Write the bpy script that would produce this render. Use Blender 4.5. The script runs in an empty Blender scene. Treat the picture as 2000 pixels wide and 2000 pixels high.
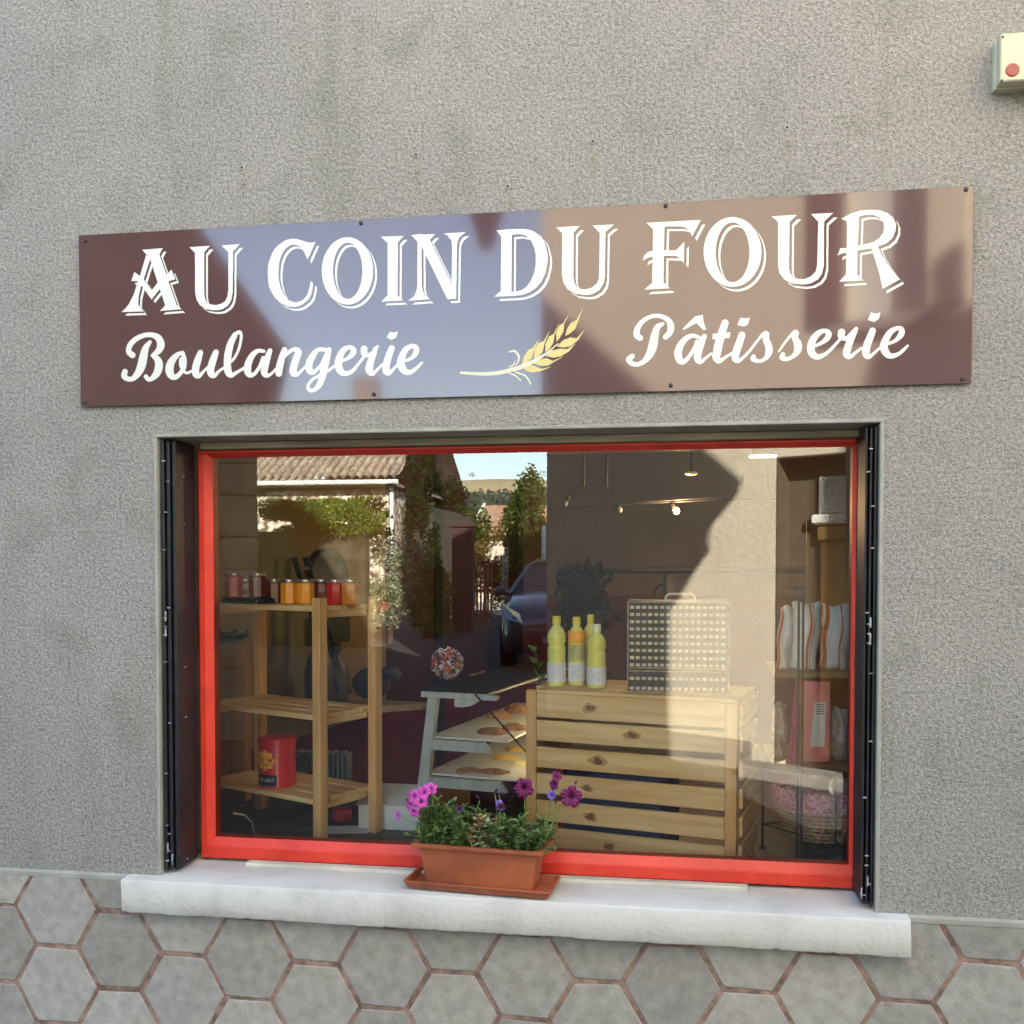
import bpy, math, random
import numpy as np
from mathutils import Vector, Matrix
random.seed(7); R=math.radians
S=bpy.context.scene; COL=S.collection

# ------------------------------------------------------------ camera
F=1930.; DCAM=2.7; EH=1.45
YAW,PITCH,ROLL,SY=0.1543,-0.0286,0.0003,160.6
fw=Vector((-math.sin(YAW)*math.cos(PITCH),math.cos(YAW)*math.cos(PITCH),math.sin(PITCH)))
rt=Vector((math.cos(YAW),math.sin(YAW),0)); up=rt.cross(fw)
rt,up=rt*math.cos(ROLL)+up*math.sin(ROLL),up*math.cos(ROLL)-rt*math.sin(ROLL)
CAM=Vector((0,-DCAM,EH))
cd=bpy.data.cameras.new("camera"); co=bpy.data.objects.new("camera",cd); COL.objects.link(co)
m=Matrix((rt,up,-fw)).transposed().to_4x4(); m.translation=CAM; co.matrix_world=m
cd.sensor_width=36; cd.lens=F/2000*36; cd.shift_y=SY/2000; cd.clip_start=.05; cd.clip_end=4000
S.camera=co

# ------------------------------------------------------------ daylight
SA,SE=.4,.5                         # the sun stands towards (+SA,+1,+SE), behind the bakery
W=bpy.data.worlds.new("World"); S.world=W; W.use_nodes=True
nt=W.node_tree; sky=nt.nodes.new("ShaderNodeTexSky"); sky.sky_type='NISHITA'; sky.sun_disc=False
sky.sun_elevation=math.atan(SE/math.hypot(SA,1)); sky.sun_rotation=math.atan2(SA,1)
sky.air_density=1.0; sky.dust_density=.6; sky.ozone_density=1.2
bg=nt.nodes["Background"]; bg.inputs[1].default_value=.108; nt.links.new(sky.outputs[0],bg.inputs[0])
sl=bpy.data.lights.new("sun",'SUN'); sl.energy=5.0; sl.angle=R(.5); sl.color=(1,.94,.83)
so=bpy.data.objects.new("sun",sl); COL.objects.link(so); so.location=(4,10,14)
so.rotation_euler=Vector((-SA,-1,-SE)).to_track_quat('-Z','Y').to_euler()
S.view_settings.view_transform='Standard'; S.view_settings.look='None'
S.view_settings.gamma=1; S.view_settings.exposure=3.66
S.view_settings.use_white_balance=True; S.view_settings.white_balance_temperature=6850; S.view_settings.white_balance_tint=9
C=S.cycles; C.max_bounces=10; C.diffuse_bounces=4; C.glossy_bounces=4; C.transmission_bounces=8
C.transparent_max_bounces=12; C.caustics_reflective=False; C.caustics_refractive=False
C.sample_clamp_indirect=6; C.use_denoising=True; C.use_adaptive_sampling=False

# ------------------------------------------------------------ helpers
def ray(px,py): return fw+rt*((px-1000)/F)-up*((py-1000-SY)/F)
def at(px,py,Y):
    d=ray(px,py); return CAM+d*((Y+DCAM)/d.y)
def atz(px,py,Z):
    d=ray(px,py); return CAM+d*((Z-EH)/d.z)
GY=.16
def vr(px,py,Y):                     # a street point as the window pane mirrors it
    p=at(px,py,Y); return Vector((p.x,2*GY-p.y,p.z))

def mat(name,col,rough=.6,var=.12,scale=18,bump=0,bscale=60,metal=0,spec=.5,coat=0,col2=None,stretch=(1,1,1),detail=4,trans=0,alpha=1,emit=None,ior=1.5,attr=None,lo=.35,hi=.65):
    m=bpy.data.materials.new(name); m.use_nodes=True; n=m.node_tree.nodes; l=m.node_tree.links
    b=n["Principled BSDF"]; b.inputs["Roughness"].default_value=rough; b.inputs["Metallic"].default_value=metal
    b.inputs["Specular IOR Level"].default_value=spec; b.inputs["Coat Weight"].default_value=coat; b.inputs["IOR"].default_value=ior
    b.inputs["Transmission Weight"].default_value=trans; b.inputs["Alpha"].default_value=alpha
    tc=n.new("ShaderNodeTexCoord"); mp=n.new("ShaderNodeMapping"); mp.inputs["Scale"].default_value=stretch
    l.new(tc.outputs["Object"],mp.inputs[0])
    nz=n.new("ShaderNodeTexNoise"); nz.inputs["Scale"].default_value=scale; nz.inputs["Detail"].default_value=detail
    l.new(mp.outputs[0],nz.inputs["Vector"])
    cr=n.new("ShaderNodeValToRGB"); l.new(nz.outputs["Fac"],cr.inputs[0])
    c=col; c2=col2 or tuple(x*(1+var) for x in c); c1=c if col2 else tuple(x*(1-var) for x in c)
    cr.color_ramp.elements[0].color=(*c1,1); cr.color_ramp.elements[1].color=(*c2,1)
    cr.color_ramp.elements[0].position=lo; cr.color_ramp.elements[1].position=hi
    out=cr.outputs[0]
    if attr:
        at_=n.new("ShaderNodeAttribute"); at_.attribute_name=attr
        mx=n.new("ShaderNodeMix"); mx.data_type='RGBA'; mx.blend_type='MULTIPLY'; mx.inputs[0].default_value=1
        l.new(out,mx.inputs[6]); l.new(at_.outputs["Color"],mx.inputs[7]); out=mx.outputs[2]
    l.new(out,b.inputs["Base Color"])
    if emit: b.inputs["Emission Color"].default_value=(*emit[:3],1); b.inputs["Emission Strength"].default_value=emit[3]
    if bump:
        n2=n.new("ShaderNodeTexNoise"); n2.inputs["Scale"].default_value=bscale; n2.inputs["Detail"].default_value=3
        l.new(mp.outputs[0],n2.inputs["Vector"])
        bp=n.new("ShaderNodeBump"); bp.inputs["Distance"].default_value=bump; bp.inputs["Strength"].default_value=1
        l.new(n2.outputs["Fac"],bp.inputs["Height"]); l.new(bp.outputs[0],b.inputs["Normal"])
    return m

class MB:
    def __init__(s,M=None): s.v=[]; s.f=[]; s.M=M; s.mi=[]; s.cur=0; s.tint=None; s.tl=[]
    def add(s,vs,fs):
        o=len(s.v); vs=[Vector(p) for p in vs]
        if s.M is not None: vs=[s.M@p for p in vs]
        s.v+=vs; s.f+=[tuple(i+o for i in f) for f in fs]; s.mi+=[s.cur]*len(fs)
        s.tl+=[s.tint or (1,1,1)]*len(vs)
        return s
    def box(s,a,b,ch=0):
        x0,y0,z0=[min(a[i],b[i]) for i in range(3)]; x1,y1,z1=[max(a[i],b[i]) for i in range(3)]
        if ch<=0:
            return s.add([(x,y,z) for x in(x0,x1) for y in(y0,y1) for z in(z0,z1)],
              [(0,1,3,2),(4,6,7,5),(0,4,5,1),(2,3,7,6),(0,2,6,4),(1,5,7,3)])
        c=[(x0+x1)/2,(y0+y1)/2,(z0+z1)/2]; h=[(x1-x0)/2,(y1-y0)/2,(z1-z0)/2]; ch=min(ch,min(h)*.8)
        vs=[];ix={}
        for a_ in range(3):
            for sx in(-1,1):
                for sy in(-1,1):
                    for sz in(-1,1):
                        sg=(sx,sy,sz); ix[(a_,)+sg]=len(vs)
                        vs.append(tuple(c[i]+sg[i]*(h[i] if i==a_ else h[i]-ch) for i in range(3)))
        fs=[]
        for a_ in range(3):
            u,w=(a_+1)%3,(a_+2)%3
            for sg in(-1,1):
                q=[]
                for p,r_ in((-1,-1),(1,-1),(1,1),(-1,1)):
                    t=[0,0,0]; t[a_]=sg; t[u]=p; t[w]=r_; q.append(ix[(a_,)+tuple(t)])
                fs.append(tuple(q if sg>0 else q[::-1]))
        for a_ in range(3):                     # edges running along a_
            u,w=(a_+1)%3,(a_+2)%3
            for p in(-1,1):
                for r_ in(-1,1):
                    def k(f,e):
                        t=[0,0,0]; t[a_]=e; t[u]=p; t[w]=r_; return ix[(f,)+tuple(t)]
                    q=[k(u,-1),k(w,-1),k(w,1),k(u,1)]
                    fs.append(tuple(q if p*r_<0 else q[::-1]))
        for sx in(-1,1):
            for sy in(-1,1):
                for sz in(-1,1):
                    q=[ix[(i,sx,sy,sz)] for i in range(3)]; fs.append(tuple(q if sx*sy*sz>0 else q[::-1]))
        return s.add(vs,fs)
    def prism(s,pts,y0,y1):                    # outline in x,z, thickness along y
        n=len(pts); a=sum(pts[i][0]*pts[(i+1)%n][1]-pts[(i+1)%n][0]*pts[i][1] for i in range(n))
        if a<0: pts=pts[::-1]
        y0,y1=min(y0,y1),max(y0,y1)
        vs=[(x,y0,z) for x,z in pts]+[(x,y1,z) for x,z in pts]
        return s.add(vs,[tuple(range(n)),tuple(range(2*n-1,n-1,-1))]+[((i+1)%n,i,i+n,(i+1)%n+n) for i in range(n)])
    def tube(s,path,r,n=8,cap=True):
        P=[Vector(p) for p in path]; rs=r if isinstance(r,(list,tuple)) else [r]*len(P)
        vs=[];fs=[]; pu=None
        for i,p in enumerate(P):
            t=(P[min(i+1,len(P)-1)]-P[max(i-1,0)]).normalized()
            if pu is None: pu=t.orthogonal().normalized()
            u=(pu-t*pu.dot(t)); u=u.normalized() if u.length>1e-6 else t.orthogonal().normalized(); pu=u; w=t.cross(u)
            for k in range(n):
                a=2*math.pi*k/n; vs.append(p+(u*math.cos(a)+w*math.sin(a))*rs[i])
        for i in range(len(P)-1):
            for k in range(n): fs.append((i*n+k,i*n+(k+1)%n,(i+1)*n+(k+1)%n,(i+1)*n+k))
        if cap: fs.append(tuple(range(n-1,-1,-1))); fs.append(tuple(range((len(P)-1)*n,len(P)*n)))
        return s.add(vs,fs)
    def lathe(s,prof,c=(0,0,0),n=24,ax='z',ell=1.0):
        vs=[];fs=[]
        for r_,h in prof:
            for k in range(n):
                a=2*math.pi*k/n; x,y=r_*math.cos(a),r_*math.sin(a)*ell
                vs.append((c[0]+x,c[1]+y,c[2]+h) if ax=='z' else (c[0]+x,c[1]+h,c[2]-y) if ax=='y' else (c[0]+h,c[1]+x,c[2]+y))
        for i in range(len(prof)-1):
            for k in range(n): fs.append((i*n+k,i*n+(k+1)%n,(i+1)*n+(k+1)%n,(i+1)*n+k))
        fs.append(tuple(range(n-1,-1,-1))); L=(len(prof)-1)*n; fs.append(tuple(range(L,L+n)))
        return s.add(vs,fs)
    def ball(s,c,r,n=12,m_=8,sq=(1,1,1)):
        pr=[(max(1e-4,math.sin(math.pi*i/m_))*r,-math.cos(math.pi*i/m_)*r) for i in range(m_+1)]
        vs=[];fs=[]
        for q,h in pr:
            for k in range(n):
                a=2*math.pi*k/n; vs.append((c[0]+q*math.cos(a)*sq[0],c[1]+q*math.sin(a)*sq[1],c[2]+h*sq[2]))
        for i in range(m_):
            for k in range(n): fs.append((i*n+k,i*n+(k+1)%n,(i+1)*n+(k+1)%n,(i+1)*n+k))
        return s.add(vs,fs)
    def bar(s,a,b,w,d,upv=(0,0,1),ch=.001):     # square bar from a to b
        a=Vector(a);b=Vector(b); z=(b-a); L=z.length; z.normalize(); u=Vector(upv)
        if abs(z.dot(u))>.95: u=Vector((0,1,0))
        x=u.cross(z).normalized(); y=z.cross(x); M=Matrix((x,y,z)).transposed().to_4x4(); M.translation=a
        old=s.M; s.M=(old@M) if old is not None else M; s.box((-w/2,-d/2,0),(w/2,d/2,L),ch); s.M=old; return s
    def build(s,name,m,parent=None,smooth=False,base=None):
        me=bpy.data.meshes.new(name); org=Vector((0,0,0)) if base is None else Vector(base)
        p=parent; po=Vector((0,0,0))
        while p is not None: po=po+p.location; p=p.parent
        sh=po+org if parent is None else po
        me.from_pydata([v-sh for v in s.v],[],s.f)
        for q in (m if isinstance(m,(list,tuple)) else [m]): me.materials.append(q)
        if any(s.mi): me.polygons.foreach_set("material_index",s.mi)
        if any(t!=(1,1,1) for t in s.tl):
            ca=me.color_attributes.new("tint",'FLOAT_COLOR','POINT')
            ca.data.foreach_set("color",[q for t in s.tl for q in (*t,1)])
        if smooth:
            me.polygons.foreach_set("use_smooth",[True]*len(me.polygons))
            if smooth!='all': me.set_sharp_from_angle(angle=R(smooth if smooth is not True else 40))
        me.validate(); me.update()
        o=bpy.data.objects.new(name,me); COL.objects.link(o)
        if parent is None: o.location=sh
        else: o.parent=parent
        return o
def tag(o,label=None,cat=None,group=None,kind=None):
    if label: o["label"]=label
    if cat: o["category"]=cat
    if group: o["group"]=group
    if kind: o["kind"]=kind
    return o
def thing(name,label,cat,loc=(0,0,0),group=None):
    o=bpy.data.objects.new(name,None); o.empty_display_size=.05; COL.objects.link(o); o.location=loc
    return tag(o,label,cat,group)
def rotz(c,a): return Matrix.Translation(Vector(c))@Matrix.Rotation(a,4,'Z')
def text_mesh(txt,size):
    cu=bpy.data.curves.new("t",'FONT'); cu.body=txt; cu.size=size; cu.align_x='CENTER'; cu.align_y='CENTER'; cu.resolution_u=3
    o=bpy.data.objects.new("t",cu); COL.objects.link(o)
    me=bpy.data.meshes.new_from_object(o); v=[tuple(p.co[:2]) for p in me.vertices]; f=[tuple(p.vertices) for p in me.polygons]
    bpy.data.objects.remove(o); bpy.data.curves.remove(cu); bpy.data.meshes.remove(me); return v,f

# ------------------------------------------------------------ materials
def render_mat(name,ca,cb,cc,grain,dist,fine=.12,stains=()):
    m=bpy.data.materials.new(name); m.use_nodes=True; n=m.node_tree.nodes; l=m.node_tree.links; b=n["Principled BSDF"]
    b.inputs["Roughness"].default_value=.92; b.inputs["Specular IOR Level"].default_value=.2
    tc=n.new("ShaderNodeTexCoord")
    def noise(sc,det,ro=.5,vec=None):
        q=n.new("ShaderNodeTexNoise"); q.inputs["Scale"].default_value=sc; q.inputs["Detail"].default_value=det; q.inputs["Roughness"].default_value=ro
        l.new(vec or tc.outputs["Object"],q.inputs["Vector"]); return q
    def mix(f,a,bb,mode='MIX',fac=1):
        q=n.new("ShaderNodeMix"); q.data_type='RGBA'; q.blend_type=mode
        if f is None: q.inputs[0].default_value=fac
        else: l.new(f,q.inputs[0])
        for s_,i in((a,6),(bb,7)):
            if isinstance(s_,tuple): q.inputs[i].default_value=(*s_,1)
            else: l.new(s_,q.inputs[i])
        return q.outputs[2]
    def ramp(s_,p0,p1,c0=(0,0,0),c1=(1,1,1)):
        q=n.new("ShaderNodeValToRGB"); l.new(s_,q.inputs[0]); e=q.color_ramp.elements
        e[0].position=p0;e[1].position=p1;e[0].color=(*c0,1);e[1].color=(*c1,1); return q.outputs[0]
    big=noise(1.3,5,.6); mid=noise(6,4,.6); g0=noise(grain,2.5,.6); g1=noise(grain*2.3,2,.5); g=n.new('ShaderNodeMath'); g.operation='MULTIPLY_ADD'; g.inputs[1].default_value=.45
    l.new(g1.outputs['Fac'],g.inputs[0]); gg=n.new('ShaderNodeMath'); gg.operation='MULTIPLY'; gg.inputs[1].default_value=.55; l.new(g0.outputs['Fac'],gg.inputs[0]); l.new(gg.outputs[0],g.inputs[2])
    c=mix(ramp(big.outputs["Fac"],.35,.65),ca,cb)
    c=mix(ramp(mid.outputs["Fac"],.52,.75),c,cc)
    mp=n.new("ShaderNodeMapping"); mp.inputs["Scale"].default_value=(5,1,.5); l.new(tc.outputs["Object"],mp.inputs[0])
    st=noise(1.2,4,.6,mp.outputs[0]); c=mix(ramp(st.outputs["Fac"],.55,.8),c,mix(None,c,(.84,.86,.78),'MULTIPLY'))
    for (sx_,sz_) in stains:
        s1=n.new("ShaderNodeVectorMath"); s1.operation='SUBTRACT'; l.new(tc.outputs["Object"],s1.inputs[0]); s1.inputs[1].default_value=(sx_+.004,0,sz_-.055)
        s2=n.new("ShaderNodeVectorMath"); s2.operation='MULTIPLY'; l.new(s1.outputs[0],s2.inputs[0]); s2.inputs[1].default_value=(38,0,11)
        s3=n.new("ShaderNodeVectorMath"); s3.operation='LENGTH'; l.new(s2.outputs[0],s3.inputs[0])
        s4=n.new("ShaderNodeMath"); s4.operation='MULTIPLY_ADD'; l.new(mid.outputs["Fac"],s4.inputs[0]); s4.inputs[1].default_value=1.1; l.new(s3.outputs["Value"],s4.inputs[2])
        c=mix(ramp(s4.outputs[0],.55,1.35,(.75,.75,.75),(0,0,0)),c,(.25,.235,.17))
    c=mix(None,c,ramp(g.outputs[0],.35,.65,(1-fine*2.2,)*3,(1+fine,)*3),'MULTIPLY')
    l.new(c,b.inputs["Base Color"])
    bp=n.new("ShaderNodeBump"); bp.inputs["Distance"].default_value=dist; bp.inputs["Strength"].default_value=1
    l.new(g.outputs[0],bp.inputs["Height"]); l.new(bp.outputs[0],b.inputs["Normal"]); return m
M_wall=render_mat("grey roughcast render",(.335,.320,.305),(.292,.282,.27),(.248,.246,.225),105,.013,.22,[(p_.x,p_.z) for p_ in (at(473,328,0),at(813,303,0),at(1158,277,0),at(1537,250,0),at(992,365,0),at(1965,200,0))])
M_lining=mat("smooth cement paint",(.27,.268,.24),.85,.14,9,.0015,80)
M_mortar=mat("reddish mortar",(.215,.138,.112),.9,.45,25,.003,90)
M_tile=mat("grey cement tile",(.215,.205,.188),.85,.18,30,.0024,210,col2=(.345,.332,.305),attr="tint",detail=12,lo=.22,hi=.75)
M_sill=mat("chalky white paint",(.37,.365,.345),.75,.08,6,.0024,75,detail=12,col2=(.49,.485,.465),lo=.28,hi=.52)
M_red=mat("red gloss paint",(.48,.017,.006),.48,.14,9,.0016,80,detail=10,col2=(.58,.036,.015),stretch=(1,1,1))
M_black=mat("black painted metal",(.010,.010,.013),.5,.4,30,.001,70,spec=.4)
M_hinge=mat("worn hinge metal",(.30,.30,.33),.4,.5,60,metal=.6)
M_pelmet=mat("weathered cream wood",(.30,.28,.20),.7,.25,14,.002,30,stretch=(.3,1,3))
M_batten=mat("peeling white batten",(.46,.45,.38),.7,.2,20,.002,40,stretch=(.3,1,3))
M_letter=mat("white vinyl lettering",(.60,.61,.59),.35,.02,5,spec=.4)
M_wheat=mat("pale gold vinyl",(.52,.43,.16),.35,.06,8)
M_wheatw=mat("cream vinyl",(.56,.52,.40),.35,.04,8)
M_terra=mat("terracotta plastic",(.285,.075,.030),.6,.22,9,spec=.5)
M_soil=mat("potting soil",(.05,.03,.02),1,.5,60,.01,80)
M_leaf=mat("petunia leaf",(.022,.06,.012),.5,.4,40,col2=(.11,.17,.045),spec=.4)
M_dry=mat("dry stems",(.20,.11,.05),.8,.4,50,col2=(.36,.24,.12))
M_pine=mat("knotty pine",(.68,.39,.14),.55,.2,3.0,.0008,20,stretch=(.30,3,12),col2=(.90,.65,.33),detail=6,lo=.3,hi=.7)
M_pinev=mat("pine upright",(.62,.32,.10),.5,.2,3.0,.0008,20,stretch=(9,9,.5),col2=(.84,.51,.22),detail=6,lo=.3,hi=.7)
M_knot=mat("pine knot",(.16,.06,.02),.55,.5,90,col2=(.30,.14,.05))
M_greywood=mat("grey painted wood",(.40,.42,.38),.6,.12,12,.001,30,stretch=(3,3,.6))
M_white=mat("white laminate",(.66,.66,.62),.45,.05,10)
M_card=mat("white cardboard",(.70,.70,.70),.7,.05,10)
M_dark=mat("near black",(.012,.010,.010),.6,.3,30)
M_iron=mat("black wrought iron",(.010,.009,.009),.45,.3,40)
M_chrome=mat("chrome",(.75,.75,.75),.15,.05,10,metal=1)
M_goldlid=mat("pale lid",(.62,.60,.58),.28,.05,10,metal=.9)
M_asph=mat("asphalt",(.038,.037,.037),.9,.25,40,.004,160)
M_stonefl=mat("dark slate ledge",(.045,.042,.04),.55,.6,14,.006,22,col2=(.11,.105,.10),detail=7)
M_grass=mat("grass",(.05,.10,.02),.9,.4,.6,.03,9,col2=(.12,.17,.05))
# ------------------------------------------------------------ the bakery house
WX0,WX1,WZ0,WZ1=-1.479,.560,.540,1.834      # window opening
FX0,FX1,FZ0,FZ1=-1.415,.541,.549,1.797      # red frame outside edges
SILLZ=.535
house=thing("bakery_house","grey roughcast bakery front with hexagonal tiled base, around the red shop window","building",(0,0,0))
w=MB(); TH=.34
HX0,HX1,HT=-6.0,1.80,4.1
w.box((HX0,0,-.3),(WX0,TH,HT)); w.box((WX1,0,-.3),(HX1,TH,HT))
w.box((WX0,0,WZ1),(WX1,TH,HT)); w.box((WX0,0,-.3),(WX1,TH,SILLZ-.006))
GB=[(HX0,HT),(HX1,HT),(HX1,4.45),(.62,6.52),(-1.2,9.3),(-3.0,9.1),(-6.0,4.6)]
w.prism(GB,0,TH)
w.build("wall",M_wall,house)
sw=MB(); sw.box((HX0,TH,-.3),(HX0+.3,5.2,HT)); sw.box((HX1-.3,TH,-.3),(HX1,5.2,HT)); sw.box((HX0,5.2,-.3),(HX1,5.5,HT))
sw.prism(GB,5.2,5.5)
sw.build("wall",M_wall,house)
M_tilroof=mat("clay roof tile",(.30,.15,.09),.85,.35,6,.01,30,col2=(.42,.28,.18))
rf=MB(); prof=[(2.065,4.0),(HX1,4.46),(.62,6.54),(-1.2,9.32),(-3.0,9.12),(-6.5,4.2)]
for (xa,za),(xb,zb) in zip(prof[:-1],prof[1:]):
    d=Vector((xb-xa,0,zb-za)).normalized(); nn=Vector((d.z,0,-d.x))*.09
    rf.prism([(xa,za+.003),(xa+nn.x,za+nn.z+.003),(xb+nn.x,zb+nn.z+.003),(xb,zb+.003)],-.10,5.6)
rf.build("roof",M_tilroof,house)
# eaves bracket and gutter at the right corner of the house, seen only by its shadow
eb=MB(); eb.prism([(1.803,4.30),(2.03,4.0),(1.99,3.85),(1.97,3.72),(1.98,3.64),(1.90,3.52),(1.803,3.33)],-.09,.0)
eb.build("bracket",M_pelmet,house)
gt=MB(); gt.tube([(2.085,-.12,3.985),(2.085,5.6,3.985)],.03,10); gt.build("gutter",M_hinge,house)

# hexagonal tiles of the plinth
hexa=MB(); sd=.1352; ZT=.524
def clip(poly,zmax):
    out=[]
    for i in range(len(poly)):
        a,b=poly[i],poly[(i+1)%len(poly)]
        if a[1]<=zmax: out.append(a)
        if (a[1]<=zmax)!=(b[1]<=zmax):
            t=(zmax-a[1])/(b[1]-a[1]); out.append((a[0]+(b[0]-a[0])*t,zmax))
    return out
def clipx(poly,xm):
    out=[]
    for i in range(len(poly)):
        a,b=poly[i],poly[(i+1)%len(poly)]
        if a[0]<=xm: out.append(a)
        if (a[0]<=xm)!=(b[0]<=xm):
            t=(xm-a[0])/(b[0]-a[0]); out.append((xm,a[1]+(b[1]-a[1])*t))
    return out
rng=random.Random(3); H=sd*math.sqrt(3)
for ci in range(-23,17):
    cx=-1.398+ci*1.5*sd
    for ri in range(-3,4):
        cz=.306-H/2+ri*H+(H/2 if ci%2 else 0)
        g=rng.uniform(.0055,.0085); rr=sd-g*1.15
        a0=rng.uniform(-.014,.014); jx=[rng.uniform(-.0022,.0022) for _ in range(6)]; jz=[rng.uniform(-.0022,.0022) for _ in range(6)]
        def hexp(r_,dx=0):
            return [(cx+jx[k]+r_*math.cos(a0+math.pi/3*k),cz+jz[k]+r_*math.sin(a0+math.pi/3*k)) for k in range(6)]
        lay=[clipx(clip(hexp(r_),zt),HX1-.002) for r_,zt in((rr,ZT),(rr-.0035,ZT-.003))]
        if len(lay[0])<3 or len(lay[0])!=len(lay[1]) or min(p[1] for p in lay[0])<-.25 or cx<HX0+.12 : continue
        hexa.tint=(lambda q:(q,q*rng.uniform(.985,1.01),q*rng.uniform(.95,1.0)))(rng.uniform(.78,1.10))
        n=len(lay[0]); dpt=rng.uniform(-.0005,.0005)
        vs=[(x,-.002,z) for x,z in lay[0]]+[(x,-.0058+dpt,z) for x,z in lay[0]]+[(x,-.0075+dpt,z) for x,z in lay[1]]
        fs=[]
        for k in range(n):
            j=(k+1)%n; fs+=[(j,k,k+n,j+n),(j+n,k+n,k+2*n,j+2*n)]
        fs.append(tuple(range(2*n,3*n))); hexa.add(vs,fs)
hx=hexa.build("plinth",M_tile,house)
for p in hx.data.polygons: pass
mo=MB(); mo.box((HX0,-.0035,-.3),(HX1,-.0002,ZT)); mo.build("mortar",M_mortar,hx)
cap=MB()
N=160
for i in range(N):
    xa=HX0+(HX1-HX0)*i/N; xb=HX0+(HX1-HX0)*(i+1)/N
    cap.add([(xa,-.0095,ZT-.006+rng.uniform(-.001,.001)),(xb,-.0095,ZT-.006),(xb,-.0095,ZT+.006),(xa,-.0095,ZT+.006),(xa,-.0001,ZT+.012),(xb,-.0001,ZT+.012),(xa,-.0001,ZT-.006),(xb,-.0001,ZT-.006)],[(0,1,2,3),(3,2,5,4),(6,7,1,0)])
cap.build("cement_edge",M_lining,hx)
# lining of the window reveal
ln=MB(); e=.003
ln.box((WX0,-e,SILLZ+.001),(WX0+.010,.20,WZ1-.010),.002); ln.box((WX1-.010,-e,SILLZ+.001),(WX1,.20,WZ1-.010),.002)
ln.box((WX0,-e,WZ1-.010),(WX1,.20,WZ1),.002); ln.build("reveal_lining",M_lining,house)
# sill : a slab with slightly uneven edges
def slab(name,x0,x1,y0,y1,z0,z1,m,parent,amp=.0008,seg=420,slope=.006):
    b=MB(); rg=random.Random(5); r_=.004
    prof=[(y1,z0),(y0+r_,z0),(y0,z0+r_),(y0,(z0+z1)/2),(y0,z1-r_*1.4),(y0+r_*.6,z1-r_*.4),(y0+r_*1.6,z1),((y0+y1)/2,z1+slope/2),(y1,z1+slope)]
    vs=[];fs=[]; k=len(prof); ph=[rg.uniform(0,6) for _ in range(12)]
    for i in range(seg+1):
        x=x0+(x1-x0)*i/seg
        for j,(y,z) in enumerate(prof):
            f_=lambda o_,s_: math.sin(x*s_+ph[o_])+math.sin(x*s_*1.73+ph[o_+1])*.7+math.sin(x*s_*2.9+ph[o_+2])*.5
            w1=(f_(1,31)*.35+f_(3,120)*.28+f_(5,9)*.5) if j in(0,1,2) else (f_(2,7)*.5+f_(4,60)*.2) if j>3 else 0
            if j in(1,2): w1+=max(0,f_(6,47)-1.3)*2.6
            q=amp*(1.5 if j in(1,2) else 1.1 if j in(4,5) else .4)
            ex=0 if 0<i<seg else rg.uniform(-.002,.002)
            vs.append((x+ex,y+(w1*q if j<7 else 0),z+w1*q*(.8 if j<8 else 0)))
    for i in range(seg):
        for j in range(k-1): fs.append((i*k+j,i*k+j+1,(i+1)*k+j+1,(i+1)*k+j))
    fs.append(tuple(range(k-1,-1,-1))); fs.append(tuple(range(seg*k,seg*k+k)))
    b.add(vs,[f[::-1] for f in fs]); return b.build(name,m,parent,smooth=50)
sl_=slab("sill",-1.566,.630,-.050,.20,.438,SILLZ,M_sill,house)
# pelmet board above the frame, batten on the sill
pm=MB(); pm.box((-1.395,.118,1.803),(.53,.20,WZ1-.011),.003); pm.build("pelmet_board",M_pelmet,house)
bt=MB(); bt.box((-1.255,.110,SILLZ+.003),(.232,.142,SILLZ+.016),.002); bt.build("threshold_batten",M_batten,house)
# the shop window : frame > glass
win=MB(); y0,y1=.145,.205; gz0,gz1,gx0,gx1=.612,1.781,-1.374,.511
win.box((FX0,y0,FZ0),(FX1,y1,gz0-.026),.003)
win.prism([(FX0,.549),(FX1,.549),(FX1,.549),(FX0,.549)],y0,y1) if False else None
win.box((FX0,y0,1.792),(FX1,y1,FZ1+.004),.002)
win.box((FX0,y0+.001,gz0-.027),(gx0-.018,y1,1.793),.003); win.box((gx1+.016,y0+.001,gz0-.027),(FX1,y1,1.793),.003)
# sloped glazing beads
def bead(p0,p1,nx,nz,wd):                    # along p0->p1, inward direction nx,nz
    a=Vector(p0);b=Vector(p1); o=Vector((nx,0,nz))
    vs=[a,b,a+o*wd+Vector((0,.013,0)),b+o*wd+Vector((0,.013,0)),a+o*wd+Vector((0,.05,0)),b+o*wd+Vector((0,.05,0)),a+Vector((0,.05,0)),b+Vector((0,.05,0))]
    win.add(vs,[(0,1,3,2),(2,3,5,4),(0,2,4,6),(1,7,5,3),(0,6,7,1)])
bead((gx0-.018,y0+.004,gz0-.027),(gx1+.016,y0+.004,gz0-.027),0,1,.027)
bead((gx0-.018,y0+.004,gz0-.027),(gx0-.018,y0+.004,1.793),1,0,.018)
bead((gx1+.016,y0+.004,gz0-.027),(gx1+.016,y0+.004,1.793),-1,0,.016)
bead((gx0-.018,y0+.004,1.793),(gx1+.016,y0+.004,1.793),0,-1,.012)
wf=win.build("window_frame",M_red,house)
gl=bpy.data.materials.new("window glass"); gl.use_nodes=True; n=gl.node_tree.nodes; l=gl.node_tree.links; n.clear()
o=n.new("ShaderNodeOutputMaterial"); mx=n.new("ShaderNodeMixShader"); tr=n.new("ShaderNodeBsdfTransparent"); gs=n.new("ShaderNodeBsdfGlossy")
tr.inputs[0].default_value=(.93,.95,.94,1); gs.inputs["Roughness"].default_value=0.0; gs.inputs["Color"].default_value=(1,1,1,1)
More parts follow.
